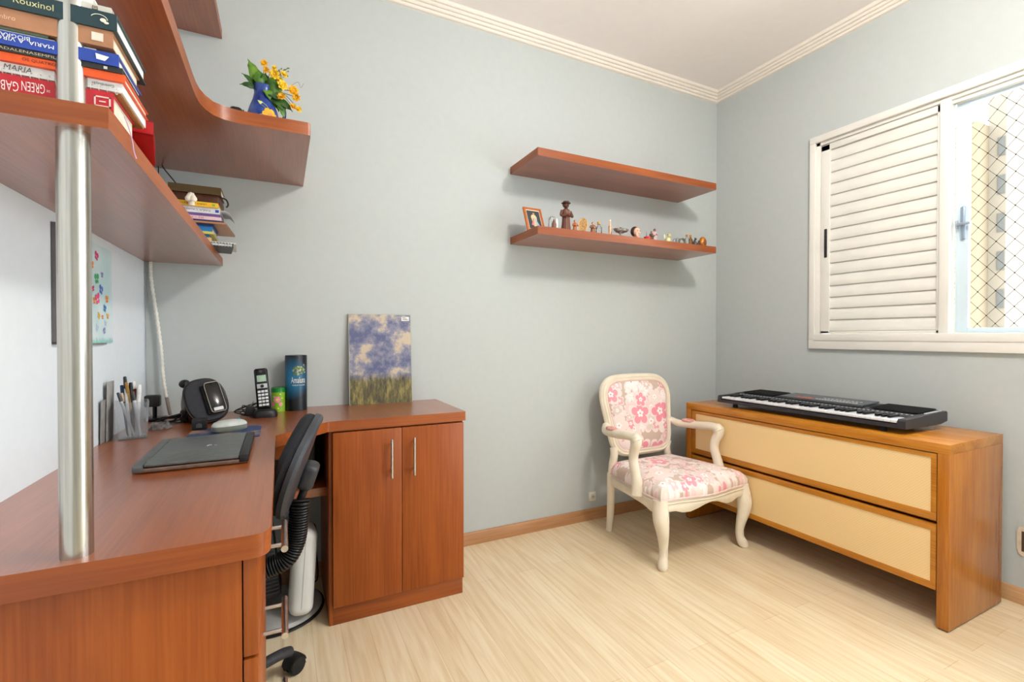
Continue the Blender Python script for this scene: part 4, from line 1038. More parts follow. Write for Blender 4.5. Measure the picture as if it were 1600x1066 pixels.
# ================================================================== JUG AND FLOWERS ON THE CURVED SHELF
zu = 1.758; jc = (-.053, 1.845, zu)
jg = thing('flower_jug', 'cobalt blue ceramic jug painted with a yellow flower', 'jug', jc)
cob = noise_mat('cobalt_glaze', (26, 48, 128), (60, 88, 160), nscale=22, rough=.15)
jprof = [(.0, .0), (.034, .0), (.044, .012), (.051, .04), (.0505, .066), (.043, .095), (.033, .122), (.028, .145), (.0285, .162), (.031, .172), (.028, .172), (.025, .16), (.024, .14), (0, .138)]
part('jug_body', B().lathe(jprof, jc, 40), cob, jg)
part('jug_handle', B().sweep(spline([(jc[0]+.028, jc[1]+.01, zu+.150), (jc[0]+.06, jc[1]+.02, zu+.135), (jc[0]+.066, jc[1]+.024, zu+.09), (jc[0]+.046, jc[1]+.014, zu+.05)], 5), .006, 8), cob, jg)
def jr(z):
    for i in range(len(jprof)-1):
        (r0, z0), (r1, z1) = jprof[i], jprof[i+1]
        if z0 <= z <= z1 and z1 > z0: return r0+(r1-r0)*(z-z0)/(z1-z0)
    return .05
def jdec(bb, a, z, pts, off): return bb.add([lathe_pt(jc, jr(z+dz)+off, a+dx/.048, zu+z+dz) for dx, dz in pts], [tuple(range(len(pts)))])
bb = B(); fa, fz = -1.12, .062
for q in range(6):
    t = q*PI/3; jdec(bb, fa, fz, [(math.cos(t)*.014+math.cos(u)*.010, math.sin(t)*.014+math.sin(u)*.010) for u in [k*PI/4 for k in range(8)]], .001+q*.0001)
part('painted_petals', bb, flat((244, 176, 40), .3), jg)
bb = B(); jdec(bb, fa, fz, [(math.cos(u)*.007, math.sin(u)*.007) for u in [k*PI/4 for k in range(8)]], .0022); part('painted_centre', bb, flat((214, 110, 30), .3), jg)
bb = B()
for a, z, ang, ln_ in ((-1.55, .094, -.6, .026), (-1.62, .052, .3, .02)):
    jdec(bb, a, z, [(math.cos(ang)*u-math.sin(ang)*v, math.sin(ang)*u+math.cos(ang)*v) for u, v in ((-ln_, 0), (-ln_*.4, .006), (ln_*.3, .006), (ln_, 0), (ln_*.3, -.006), (-ln_*.4, -.006))], .0012)
part('painted_leaves', bb, flat((206, 214, 120), .3), jg)
fb = thing('flower_bouquet', 'bunch of yellow blossoms and green leaves in the blue jug', 'flowers', (jc[0], jc[1], zu+.145))
leafm = noise_mat('leaf_green', (62, 108, 28), (116, 160, 50), nscale=26, rough=.45); leafd = noise_mat('dark_leaf_green', (36, 72, 26), (70, 112, 38), nscale=26, rough=.5)
stm = flat((96, 118, 56), .6)
top = Vector((jc[0], jc[1], zu+.160))
def leaf(p, tip, w, m, sag=.0):
    w *= 1.2
    p = Vector(p); tip = Vector(tip); d = tip-p; side = d.cross(Vector((.3, -1, .1))).normalized()
    if side.length < .1: side = Vector((0, 1, 0))
    nr = side.cross(d).normalized(); vs = []; fs = []; N_ = 8
    for i in range(N_+1):
        t = i/N_; c = p+d*t+nr*.012*math.sin(PI*t)+Vector((0, 0, -sag*t*t)); ww = w*(math.sin(PI*min(1, t*1.02+.06))**.8)*(1+.12*math.sin(i*2.4))
        vs += [c-side*ww, c+nr*(-.003), c+side*ww]
    for i in range(N_):
        a = i*3; fs += [(a, a+1, a+4, a+3), (a+1, a+2, a+5, a+4)]
    bb = B(); bb.add(vs, fs); lf = part('leaf', bb, m, fb, ang=80)
    sol = lf.modifiers.new('s', 'SOLIDIFY'); sol.thickness = .0008
    return lf
for p, q, w, m in (((-.01, 0, 0), (-.046, -.004, .096), .017, leafm), ((-.005, -.01, 0), (-.012, -.012, .062), .019, leafm), ((0, .0, .0), (.008, -.01, .060), .016, leafd),
                   ((-.02, -.004, -.002), (-.064, -.01, .040), .008, leafd), ((-.02, -.006, -.002), (-.070, -.012, .000), .009, leafd),
                   ((.006, -.012, 0), (.052, -.02, .012), .022, leafd), ((.008, -.014, .004), (.058, -.02, -.034), .020, leafd), ((.006, -.016, 0), (.022, -.030, -.046), .012, leafm),
                   ((.014, -.01, .0), (.066, -.012, .020), .018, leafm), ((.03, -.012, -.02), (.072, -.02, -.072), .017, leafd), ((.04, -.012, -.03), (.092, -.015, -.060), .012, leafd),
                   ((.045, -.012, -.04), (.066, -.02, -.095), .010, leafm), ((.01, .0, .0), (.034, .0, .05), .018, leafd), ((.03, -.01, -.005), (.048, -.01, -.068), .02, leafd), ((.02, -.01, .01), (.05, -.015, .045), .015, leafm)):
    leaf(top+Vector(p), top+Vector(q), w, m)
ym = [noise_mat('yellow_petal', (246, 196, 30), (252, 222, 70), nscale=60, rough=.5), noise_mat('orange_petal', (244, 176, 32), (252, 200, 50), nscale=60, rough=.5)]
random.seed(4)
for i, (x, y, z, r, mi) in enumerate(((.036, -.026, .052, .017, 0), (.004, -.02, .084, .012, 1), (.012, -.024, .060, .011, 1), (.064, -.024, .058, .013, 0), (.060, -.03, .018, .017, 0), (.094, -.024, .010, .018, 1), (.104, -.024, -.012, .014, 1), (.058, -.032, -.024, .015, 1), (.092, -.026, -.048, .012, 1), (.110, -.024, -.052, .011, 0), (.052, -.02, .038, .012, 0), (.034, -.016, .076, .009, 0))):
    c = top+Vector((x, y, z)); bb = B()
    ax = Vector((random.uniform(-.4, .6), -1, random.uniform(-.2, .5))).normalized(); u = ax.orthogonal().normalized(); v = ax.cross(u)
    for ring_ in range(2):
        for q in range(7):
            t = q*2*PI/7+ring_*.4; dr = u*math.cos(t)+v*math.sin(t); sd = ax.cross(dr); rr = r*(1-.35*ring_)
            vs = [c, c+dr*rr*.5+sd*rr*.32+ax*.002*(ring_+1), c+dr*rr*.95+sd*rr*.24+ax*.004*(ring_*2+1), c+dr*rr*1.05+ax*.003*(ring_*2+1), c+dr*rr*.95-sd*rr*.24+ax*.004*(ring_*2+1), c+dr*rr*.5-sd*rr*.32+ax*.002*(ring_+1)]
            bb.add(vs, [(0, 1, 2, 3), (0, 3, 4, 5)])
    bl2 = part('blossom', bb, ym[mi], fb, ang=80)
    part('blossom_centre', B().sph(c+ax*.004, r*.22, 8), ym[1], bl2)
    s_ = spline([top+Vector((x*.15, -.006, -.005)), top+Vector((x*.55, y*.6, max(z, 0)*.7+.0)), c], 5)
    part('stem', B().sweep(s_, .0011, 6), stm, fb)
bb = B()
for i in range(9):
    e_ = top+Vector((random.uniform(.015, .085), -.02, random.uniform(.055, .092))); s_ = spline([top+Vector((.01, -.01, 0)), top.lerp(e_, .6)+Vector((0, 0, .01)), e_], 5); bb.sweep(s_, .0007, 5)
    for q in range(4): bb.sph(s_[-1-q*2], .0026, 6)
bb.sweep(spline([top+Vector((.075, -.02, .01)), top+Vector((.10, -.02, .040)), top+Vector((.112, -.02, .044)), top+Vector((.118, -.02, .028)), top+Vector((.128, -.02, .045))], 6), .0006, 5)
part('sprigs', bb, flat((108, 116, 66), .6), fb)
mb = thing('dark_bottle_cap', 'small dark rounded object beside the blue jug', 'ornament', (-.128, 1.80, zu))
part('shell', B().box(-.150, 1.785, zu, -.112, 1.82, zu+.066, .012, 3), black, mb); part('end_face', B().cyl((-.112, 1.80, zu+.045), (-.108, 1.80, zu+.045), .016), darkgrey, mb)

# ================================================================== BOOKS
def book(x0, x1, y0, y1, z0, z1, col, label, group, title=None, tcol=(230, 225, 210), flip=False, tw=None, tx=None, pg=None, soft=False, rot=0, name='book', emblem=None, th=None):
    c = Vector(((x0+x1)/2, (y0+y1)/2, z0)); R_ = Matrix.Translation(c) @ Matrix.Rotation(math.radians(rot), 4, 'Z')
    a, d, h = (x1-x0)/2, (y1-y0)/2, z1-z0; t = min(.0022 if not soft else .0008, h*.2)
    bk_ = thing(name, label, 'book', tuple(c), group=group)
    bb = B().box(-a, -d, 0, a, d, t, mtx=R_).box(-a, -d, h-t, a, d, h, mtx=R_).box(-a, -d, t, a, -d+.003, h-t, mtx=R_)
    part('cover', bb, flat(col, .38), bk_)
    part('pages', B().box(-a+.003, -d+.003, t, a-.003, d-.003, h-t, mtx=R_), pg or paper, bk_)
    if title:
        w = tw or 1.5*a; cxx = tx if tx is not None else c.x; rx = Vector((1, 0, 0)); uz = Vector((0, 0, 1))
        rx = R_.to_3x3() @ rx
        if flip: rx, uz = -rx, -uz
        text(title, w, (th or h*.55), (cxx, y0, z0+h/2), rx, uz, flat(tcol, .5), bk_, 'title_lettering')
    if emblem:
        ex, kind, ec = emblem; zc = z0+h/2; e_ = B(); yy = y0-.0007; s_ = h*.30
        if kind == 'square': e_.box(ex-s_*.9, yy, zc-s_*.8, ex+s_*.9, yy+.0004, zc+s_*.8)
        elif kind == 'shield': e_.prism([(-s_*1.4, s_*.8), (s_*1.5, s_*.4), (s_*.6, -s_*.9), (-s_*1.2, -s_*.7)], 0, .0004, mtx=Matrix.Translation((ex, yy, zc)) @ Matrix.Rotation(PI/2, 4, 'X'))
        elif kind == 'swirl':
            e_.sweep([(ex+s_*1.3*math.cos(q), yy, zc+s_*.9*math.sin(q)) for q in [k*.35 for k in range(9)]], .0005, 5); e_.sph((ex+s_*.6, yy, zc-s_*.1), (s_*.5, .0003, s_*.4), 8); e_.sph((ex+s_*1.1, yy, zc-s_*.5), (s_*.4, .0003, s_*.25), 8)
        elif kind == 'frame':
            for q in ((-s_, -s_*.8, s_, -s_*.6), (-s_, s_*.6, s_, s_*.8), (-s_, -s_*.8, -s_*.8, s_*.8), (s_*.8, -s_*.8, s_, s_*.8), (-s_*.4, -s_*.1, s_*.4, s_*.1)): e_.box(ex+q[0], yy, zc+q[1], ex+q[2], yy+.0004, zc+q[3])
        part('spine_emblem', e_, flat(ec, .5), bk_)
    return bk_
G1 = 'near stack of books on the lowest desk shelf'
zs = 1.383; L0 = -.447
book(L0, -.214, .855, .965, zs+.0002, 1.414, (186, 30, 40), 'red book with white lettering at the bottom of the near stack', G1, 'GABLES', (240, 220, 214), True, .031, -.3285, emblem=(-.226, 'frame', (236, 200, 190)), th=.013, rot=0)
b0 = [o for o in bpy.data.objects if o.name == 'book'][0]
text('GREEN', .0235, .013, (-.2985, .855, 1.4015), (-1, 0, 0), (0, 0, -1), flat((240, 220, 214)), b0, 'title_lettering')
text('DE', .0035, .003, (-.2835, .855, 1.400), (-1, 0, 0), (0, 0, -1), flat((240, 220, 214)), b0, 'title_lettering')
# spiral notebook with handwriting
nb = thing('spiral_notebook', 'white spiral notebook with handwriting on top of the red book', 'notebook', (-.33, .915, 1.4142), group=G1)
part('back_board', B().box(-.440, .862, 1.4142, -.207, .985, 1.4172), flat((150, 96, 50), .7), nb)
part('pages', B().box(-.440, .858, 1.4172, -.204, .985, 1.4300), paperw, nb)
for i in range(26):
    x = -.436+i*.0090; part('wire_ring', B().sweep([(x+.0008*math.cos(q), .856+.0035*math.cos(q)+.0005, 1.4175+.0045*math.sin(q)) for q in [k*PI/4 for k in range(8)]], .0005, 5, closed=True), flat((206, 200, 186), .3), nb)
text('MARIA', .028, .0075, (-.315, .858, 1.4245), (1, 0, 0), (0, 0, -1*-1), flat((96, 92, 84)), nb, 'handwriting', shear=.2)
text('Contribuição', .025, .005, (-.226, .858, 1.4245), (-1, 0, 0), (0, 0, -1), flat((96, 92, 84)), nb, 'handwriting', shear=.2)
book(L0+.003, -.200, .852, .985, 1.4302, 1.4412, (226, 84, 24), 'orange paperback directly above the spiral notebook', G1, 'OS QUATRO', (60, 20, 10), False, .034, -.2915, soft=True, th=.0045)
book(L0+.008, -.202, .850, .975, 1.4414, 1.4490, (38, 36, 34), 'thin black paperback below the blue biography', G1, 'MADALENASEMFILTRO', (196, 180, 150), False, .078, -.297, soft=True, emblem=(-.221, 'square', (214, 210, 200)), th=.0035)
book(L0, -.206, .848, .970, 1.4492, 1.4664, (36, 66, 156), 'blue biography with upside-down white title in the near stack', G1, 'MARIA, A VIRGEM', (232, 232, 226), True, .068, -.309, pg=paperw, emblem=(-.224, 'shield', (226, 228, 230)), th=.006)
bio = [o for o in bpy.data.objects if o.name.startswith('book')and o.type == 'EMPTY'][-1]
text('BIOGRAFIA', .040, .0052, (-.319, .848, 1.4618), (-1, 0, 0), (0, 0, -1), flat((232, 232, 226)), bio, 'title_lettering')
book(L0+.003, -.232, .853, .965, 1.4666, 1.4700, (222, 218, 208), 'thin white booklet lying on the blue biography', G1, soft=True)
book(L0+.003, -.282, .851, .95, 1.4702, 1.4732, (92, 108, 84), 'thin green booklet under the tan book', G1, soft=True)
book(L0, -.212, .848, .985, 1.4734, 1.4970, (170, 118, 84), 'thick tan book below the dark teal one', G1, 'Setembro', (214, 180, 150), False, .032, -.329, emblem=(-.229, 'square', (226, 214, 196)), th=.006)
book(L0, -.207, .845, 1.005, 1.4972, 1.5208, (26, 52, 58), 'dark teal book with cream title high in the near stack', G1, 'Rouxinol', (214, 208, 150), False, .040, -.294, emblem=(-.226, 'swirl', (220, 216, 200)), pg=paperw, th=.0085)
book(L0, -.214, .850, .99, 1.5210, 1.5310, (206, 200, 188), 'pale grey book lying on the dark teal one', G1, pg=paperw, emblem=(-.232, 'frame', (120, 96, 60)))
book(L0, -.236, .855, .985, 1.5312, 1.5450, (234, 236, 230), 'white book topmost of the near stack', G1, pg=paperw)
# dark red hardback behind
RM = Matrix.Translation((-.258, .990, 1.412)) @ Matrix.Rotation(math.radians(9), 4, 'Z') @ Matrix.Rotation(math.radians(-14), 4, 'X')
rb = thing('book', 'red hardback tilting over the shelf edge behind the near stack', 'book', (-.255, 1.05, zs), group='loose books on the lowest desk shelf')
part('cover', B().box(-.07, 0, 0, .062, .098, .0025, mtx=RM).box(-.07, 0, .0245, .062, .098, .027, mtx=RM).box(-.07, 0, 0, .062, .003, .027, mtx=RM), flat((176, 24, 30), .38), rb)
part('pages', B().box(-.066, .003, .0025, .056, .094, .0245, mtx=RM), paperw, rb)
cable('bookmark_ribbon', [(-.212, .90, 1.399), (-.2095, .915, 1.386), (-.2085, .925, 1.372), (-.209, .935, 1.360), (-.208, .945, 1.352)], .0009, flat((200, 176, 220), .5), 'lilac ribbon hanging from the red book over the shelf edge')
# far stack
G2 = 'far stack of books on the lowest desk shelf'
fy = 1.95; FX0 = -.36
nb = thing('spiral_notebook', 'dark grey spiral notebook overhanging the shelf at the bottom of the far stack', 'notebook', (-.25, 2.0, zs), group=G2)
NM = Matrix.Translation((-.262, 1.995, zs+.0003)) @ Matrix.Rotation(math.radians(7), 4, 'Z')
part('pages', B().box(-.10, -.07, .0014, .098, .09, .010, mtx=NM), paperw, nb)
part('cover', B().box(-.105, -.075, 0, .103, .095, .0014, mtx=NM), flat((66, 68, 70), .5), nb)
part('cover', B().box(-.105, -.075, .010, .103, .095, .0114, mtx=NM), flat((48, 50, 52), .5), nb)
for i in range(22):
    x = -.098+i*.0092; part('wire_ring', B().sweep([NM @ Vector((x, -.077+.006*math.cos(q), .006+.0065*math.sin(q))) for q in [k*PI/4 for k in range(8)]], .0009, 5, closed=True), flat((226, 226, 226), .3), nb)
book(-.36, -.150, 1.94, 2.12, 1.3952, 1.4000, (212, 208, 198), 'thin pale folder sticking out above the dark notebook', G2, soft=True, rot=3)
book(FX0, -.222, 1.95, 2.08, 1.4002, 1.4140, (216, 176, 120), 'small tan booklet low in the far stack', G2, soft=True, rot=2)
book(FX0, -.226, 1.95, 2.07, 1.4142, 1.4240, (28, 112, 150), 'small teal blue book low in the far stack', G2, soft=True)
book(FX0, -.212, 1.94, 2.08, 1.4242, 1.4330, (206, 196, 104), 'thin yellowish booklet low in the far stack', G2, soft=True)
book(FX0, -.216, 1.945, 2.08, 1.4332, 1.4520, (40, 116, 178), 'bright blue book in the middle of the far stack', G2)
book(FX0, -.212, 1.94, 2.08, 1.4522, 1.4590, (28, 52, 112), 'navy book lying on the bright blue one', G2)
book(FX0, -.168, 1.93, 2.16, 1.4592, 1.4655, (176, 128, 92), 'large brown folder with bare underside sticking out of the far stack', G2, soft=True, rot=-3)
book(FX0, -.182, 1.935, 2.10, 1.4657, 1.4710, (36, 54, 120), 'navy edged magazine above the brown folder', G2, soft=True, pg=paperw)
book(FX0, -.188, 1.93, 2.10, 1.4712, 1.4830, (226, 196, 200), 'pink and white magazine in the far stack', G2, 'IN CENA', (200, 90, 150), True, .06, -.27, soft=True, pg=paperw, th=.006)
book(FX0, -.190, 1.93, 2.10, 1.4832, 1.4930, (112, 84, 146), 'purple edged magazine in the far stack', G2, soft=True, pg=paperw)
book(FX0, -.192, 1.93, 2.10, 1.4932, 1.5130, (222, 224, 232), 'white book with blue corner under the yellow one', G2, 'PARA CRIANCAS', (110, 110, 140), True, .10, -.27, pg=paperw, th=.006, emblem=(-.200, 'square', (44, 84, 160)))
book(FX0, -.196, 1.92, 2.09, 1.5132, 1.5290, (240, 190, 50), 'yellow book under the white rose', G2, 'LIVRO DE TEXTO', (90, 70, 20), True, .08, -.27, th=.006, emblem=(-.209, 'square', (130, 180, 60)))
lb = thing('brown_leather_case', 'dark brown leather zip case lying on the yellow book', 'case', (-.27, 2.01, 1.5292), group=G2)
part('case_body', B().box(-.372, 1.95, 1.5292, -.192, 2.08, 1.566, .012, 3), noise_mat('brown_leather', (72, 40, 26), (92, 54, 36), nscale=40, rough=.5), lb)
part('zip_flap', B().sweep(spline([(-.194, 1.96, 1.560), (-.176, 1.965, 1.556), (-.170, 1.97, 1.540), (-.176, 1.975, 1.531)], 5), (.003), 8), flat((58, 30, 22)), lb)
book(-.345, -.190, 1.955, 2.07, 1.5662, 1.5930, (96, 76, 44), 'olive brown leather bound book topmost of the far stack', G2, name='book')
ps = thing('paper_sheet', 'white paper sheet drooping from the right side of the far stack', 'paper', (-.175, 2.02, 1.5135), group=None)
P_ = [(-.200, 1.5137), (-.178, 1.5135), (-.166, 1.508), (-.158, 1.496), (-.150, 1.478)]
bb = B(); vs = [Vector((x, 1.955, z)) for x, z in P_]+[Vector((x+.004, 2.085, z-.004 if i > 1 else z)) for i, (x, z) in enumerate(P_)]
bb.add(vs, [(i, i+1, 6+i, 5+i) for i in range(4)]); o = part('sheet', bb, flat((232, 232, 236), .7), ps); sol = o.modifiers.new('s', 'SOLIDIFY'); sol.thickness = .0006
# white rose
rs = thing('paper_rose', 'small white rose ornament resting against the far stack', 'ornament', (-.272, 1.905, 1.5132))
rc = Vector((-.272, 1.905, 1.532)); random.seed(8)
part('rose_heart', B().sph(rc, (.010, .009, .011), 12), flat((232, 222, 202), .6), rs)
for ring_, (n_, r_, h_) in enumerate(((4, .009, .010), (5, .014, .004), (6, .018, -.002))):
    for q in range(n_):
        t = q*2*PI/n_+ring_*.5; d_ = Vector((math.cos(t), math.sin(t)*.7, .15)).normalized(); c = rc+d_*r_*.55+Vector((0, 0, h_*.9))
        part('petal', B().sph(c, (.006+.001*ring_, .005, .0115-.001*ring_), 10), flat((240, 232, 214), .6), rs)
part('rose_base', B().cyl((-.272, 1.915, 1.5132), (-.272, 1.910, 1.528), .010), flat((232, 222, 202), .6), rs)
cable('shelf_cord', [(-.405, 2.20, 1.72), (-.395, 2.17, 1.70), (-.36, 2.12, 1.65), (-.325, 2.06, 1.60), (-.318, 2.05, 1.594)], .0022, black, 'thin black cord dropping from the curved shelf to the book stack')
cable('shelf_cord', [(-.42, 2.215, 1.72), (-.42, 2.215, 1.60), (-.42, 2.215, 1.39)], .0018, black, 'straight black cord on the wall behind the book stack')

# ================================================================== FIGURINES ON THE FLOATING SHELF
zf = 1.591; FYf = 2.02
def fig(name, label, cat, x, y=FYf): return thing(name, label, cat, (x, y, zf))
G3 = 'figurines on the lower floating shelf'
# framed picture
pf = thing('picture_frame', 'small wooden picture frame with a dark religious print on the left shelf end', 'picture frame', (1.150, 2.07, zf), group=None)
FM = Matrix.Translation((1.150, 2.05, zf+.0005)) @ Matrix.Rotation(math.radians(2), 4, 'Z') @ Matrix.Rotation(math.radians(-22), 4, 'X')
fw_, fh_ = .0525, .140
part('frame', B().box(-fw_, 0, 0, -fw_+.012, .010, fh_, .001, mtx=FM).box(fw_-.012, 0, 0, fw_, .010, fh_, .001, mtx=FM).box(-fw_+.012, 0, 0, fw_-.012, .010, .012, .001, mtx=FM).box(-fw_+.012, 0, fh_-.012, fw_-.012, .010, fh_, .001, mtx=FM), flat((184, 102, 46), .35), pf)
part('mount', B().box(-fw_+.012, .003, .012, fw_-.012, .006, fh_-.012, mtx=FM), flat((230, 220, 204), .5), pf)
bb = B(); bb.box(-fw_+.016, .0015, .016, fw_-.016, .0028, fh_-.018, mtx=FM)
pr_ = part('print', bb, flat((62, 66, 66), .5), pf)
bb = B(); Fy = lambda pts: bb.add([FM @ Vector((x, .0010-bb.mi*.0002, z)) for x, z in pts], [tuple(range(len(pts)))])
bb.mi = 0; Fy([(-.010, .03), (.012, .028), (.016, .085), (.008, .098), (-.010, .098), (-.018, .085)])
bb.mi = 1; Fy([(-.022, .036), (-.008, .034), (-.001, .078), (-.005, .080)])
bb.mi = 2; Fy([(.010, .030), (.026, .034), (.005, .080), (.001, .078)])
bb.mi = 3; Fy([(.006*math.cos(q)+.001, .104+.007*math.sin(q)) for q in [k*PI/4 for k in range(8)]])
part('printed_figure', bb, [flat((214, 200, 160)), flat((214, 130, 130)), flat((160, 190, 206)), flat((196, 150, 100))], pr_)
part('stand', B().box(-.01, .010, 0, .01, .012, .09, mtx=Matrix.Translation((1.150, 2.108, zf+.001)) @ Matrix.Rotation(math.radians(12), 4, 'X')), flat((80, 50, 30)), pf)
# crystal pieces
def crystal(label, x, y, r, h, m=clearglass):
    o = fig('glass_ornament', label, 'ornament', x, y); o['group'] = G3
    part('block', B().lathe([(0, 0), (r*.8, 0), (r, h*.2), (r*.9, h*.75), (r*.5, h), (0, h)], (x, y, zf), 8), m, o)
    return o
crystal('small clear glass block in front of the picture frame', 1.188, 1.985, .009, .045)
go = fig('glass_ornament', 'clear and silver glass ornament left of the tall brown monk', 'ornament', 1.222, 2.0); go['group'] = G3
part('backdrop', B().lathe([(0, 0), (.021, 0), (.024, .02), (.022, .045), (.012, .058), (0, .06)], (1.222, 2.012, zf), 10, sy=.35), clearglass, go)
part('figure', B().lathe([(0, 0), (.010, 0), (.011, .02), (.006, .034), (.004, .04), (0, .046)], (1.218, 1.995, zf), 10), flat((120, 84, 70), .5), go)
part('bird', B().sph((1.232, 1.995, zf+.026), (.006, .005, .024), 10), flat((226, 226, 228), .2), go)
# statuettes
def statuette(label, x, y, h, w, robe, skin, hair, group=G3, hat=None, trim=None, name='figurine', arms=True):
    o = thing(name, label, 'figurine', (x, y, zf), group=group); c = (x, y, zf); r = w/2
    part('robe', B().lathe([(0, 0), (r*.90, 0), (r*.92, h*.04), (r*.78, h*.25), (r*.72, h*.45), (r*.80, h*.60), (r*.72, h*.70), (r*.32, h*.76), (0, h*.78)], c, 20, sy=.75), flat(robe, .5), o)
    part('head', B().sph((x, y-.0, zf+h*.875), (h*.10, h*.10, h*.115), 14).sph((x, y-h*.10, zf+h*.87), (h*.016, h*.02, h*.02), 8), flat(skin, .5), o)
    hb = B().sph((x, y+h*.022, zf+h*.897), (h*.112, h*.104, h*.118), 14); part('hair', hb, flat(hair, .6), o)
    if arms:
        for s_ in (-1, 1): part('arm', B().sweep(spline([(x+s_*r*.85, y, zf+h*.68), (x+s_*r*1.12, y-r*.25, zf+h*.50), (x+s_*r*.35, y-r*.85, zf+h*.50)], 5), r*.22, 8), flat(robe, .5), o)
        part('hands', B().sph((x, y-r*.9, zf+h*.50), (r*.28, r*.2, r*.25), 8), flat(skin, .5), o)
    if hat: part('hat', B().lathe([(0, h*.93), (h*.155, h*.93), (h*.16, h*.945), (h*.11, h*.95), (h*.105, h*1.0), (0, h*1.01)], c, 20), flat(hat, .5), o)
    if trim:
        for s_ in (-1, 0, 1): part('trim', B().sweep([(x+s_*r*.32, y-r*.74, zf+.003), (x+s_*r*.32, y-r*.66, zf+h*.3), (x+s_*r*.26, y-r*.70, zf+h*.65)], .0011, 6), flat(trim, .5), o)
    return o
statuette('tall dark brown wooden monk with a round hat', 1.292, 2.0, .130, .052, (96, 56, 42), (84, 46, 34), (70, 38, 28), hat=(72, 40, 30), trim=(176, 130, 110))
statuette('tiny copper brown figurine right of the tall monk', 1.336, 1.985, .050, .024, (172, 96, 50), (206, 160, 120), (120, 70, 40))
ov = fig('oval_icon', 'gold rimmed oval icon propped on a dark stand', 'icon', 1.385, 1.99); ov['group'] = G3
OM = Matrix.Translation((1.385, 1.985, zf+.001)) @ Matrix.Rotation(math.radians(-34), 4, 'Z') @ Matrix.Rotation(math.radians(-14), 4, 'X')
oo = superell(.019, .033, 2, 28)
bb = B(); bb.add([OM @ Vector((x, 0, z+.034)) for x, z in oo]+[OM @ Vector((x, .004, z+.034)) for x, z in oo], [tuple(range(28)), tuple(range(55, 27, -1))]+[(i, (i+1) % 28, 28+(i+1) % 28, 28+i) for i in range(28)])
part('plaque', bb, noise_mat('gold_brown', (150, 104, 56), (206, 166, 104), nscale=160, rough=.4), ov)
part('rim', B().sweep([OM @ Vector((x, -.0005, z+.034)) for x, z in oo], .0018, 6, closed=True), flat((222, 184, 120), .3, metal=.6), ov)
part('stand', B().box(-.012, .006, 0, .012, .020, .040, .001, mtx=OM), blackmatt, ov)
statuette('small friar figurine with dark cape beside the stoppered bottle', 1.450, 1.99, .052, .030, (140, 92, 66), (214, 168, 132), (90, 56, 38))
def bottle(label, x, y, r, h, liquid, cap, group=G3):
    o = thing('miniature_bottle', label, 'bottle', (x, y, zf), group=group)
    part('glass', B().lathe([(0, 0), (r, 0), (r*1.02, h*.1), (r, h*.5), (r*.45, h*.68), (r*.4, h*.82), (0, h*.82)], (x, y, zf), 16), liquid, o)
    part('stopper', B().lathe([(0, h*.80), (r*.55, h*.80), (r*.55, h), (0, h)], (x, y, zf), 14), flat(cap, .4), o); return o
bottle('clear bottle with a square gold stopper', 1.484, 1.985, .014, .055, clearglass, (190, 150, 70))
gt = fig('tower_ornament', 'slim gold and white tower ornament behind the silver dish', 'ornament', 1.592, 2.03); gt['group'] = G3
part('tower', B().lathe([(0, 0), (.012, 0), (.012, .006), (.009, .01), (.008, .05), (.010, .052), (.005, .062), (.004, .075), (0, .092)], (1.592, 2.03, zf), 8), flat((214, 176, 140), .35), gt)
part('tower_tip', B().sph((1.592, 2.03, zf+.080), .005, 10), flat((240, 236, 220), .2), gt)
sv = fig('silver_dish', 'ornate dark silver footed dish near the shelf middle', 'dish', 1.628, 1.985); sv['group'] = G3
part('bowl', B().lathe([(0, .0), (.020, 0), (.018, .004), (.006, .008), (.008, .014), (.034, .024), (.040, .034), (.038, .034), (.03, .026), (0, .018)], (1.628, 1.985, zf), 24, sy=.7), noise_mat('tarnished_silver', (110, 100, 98), (206, 202, 200), nscale=200, rough=.3, metal=.7, bump=.5), sv)
bb = B(); random.seed(2)
for i in range(16): a = i*.7; bb.sph((1.612+.022*math.cos(a)*random.random()*1.3, 1.985+.012*math.sin(a), zf+.028+.008*random.random()), .0055, 8)
part('contents', bb, noise_mat('dark_beads', (70, 54, 54), (150, 138, 134), nscale=150, rough=.3), sv)
for s_ in (-1, 1): part('dish_handle', B().sweep(spline([(1.628+s_*.036, 1.985, zf+.030), (1.628+s_*.050, 1.985, zf+.034), (1.628+s_*.048, 1.985, zf+.022), (1.628+s_*.034, 1.985, zf+.022)], 5), .0016, 6), flat((150, 144, 140), .3, metal=.7), sv)
fc = fig('bust_figurine', 'dark haired child bust figurine with round face', 'figurine', 1.730, 1.985); fc['group'] = G3
part('head', B().sph((1.731, 1.980, zf+.030), (.019, .016, .021), 18), flat((222, 178, 152), .4), fc)
part('hair', B().sph((1.729, 1.990, zf+.033), (.0235, .018, .024), 18), flat((62, 40, 34), .4), fc)
part('hand', B().sph((1.722, 1.966, zf+.014), (.007, .005, .010), 10), flat((222, 178, 152), .4), fc)
bb = B()
for s_ in (-1, 1): bb.sph((1.731+s_*.0075, 1.9650, zf+.033), (.0024, .0012, .0024), 8)
part('eyes', bb, black, fc); part('mouth', B().sph((1.732, 1.9660, zf+.021), (.0035, .0012, .0012), 8), flat((170, 80, 74)), fc)
part('shoulders', B().lathe([(0, 0), (.016, 0), (.015, .008), (.008, .014), (0, .014)], (1.732, 1.985, zf), 16), flat((196, 150, 130)), fc)
rd = fig('red_candle_cup', 'small red cup with a pale stem behind it', 'cup', 1.806, 1.98); rd['group'] = G3
part('cup', B().lathe([(0, 0), (.014, 0), (.017, .012), (.015, .013), (0, .011)], (1.806, 1.98, zf), 18), flat((206, 60, 50), .35), rd)
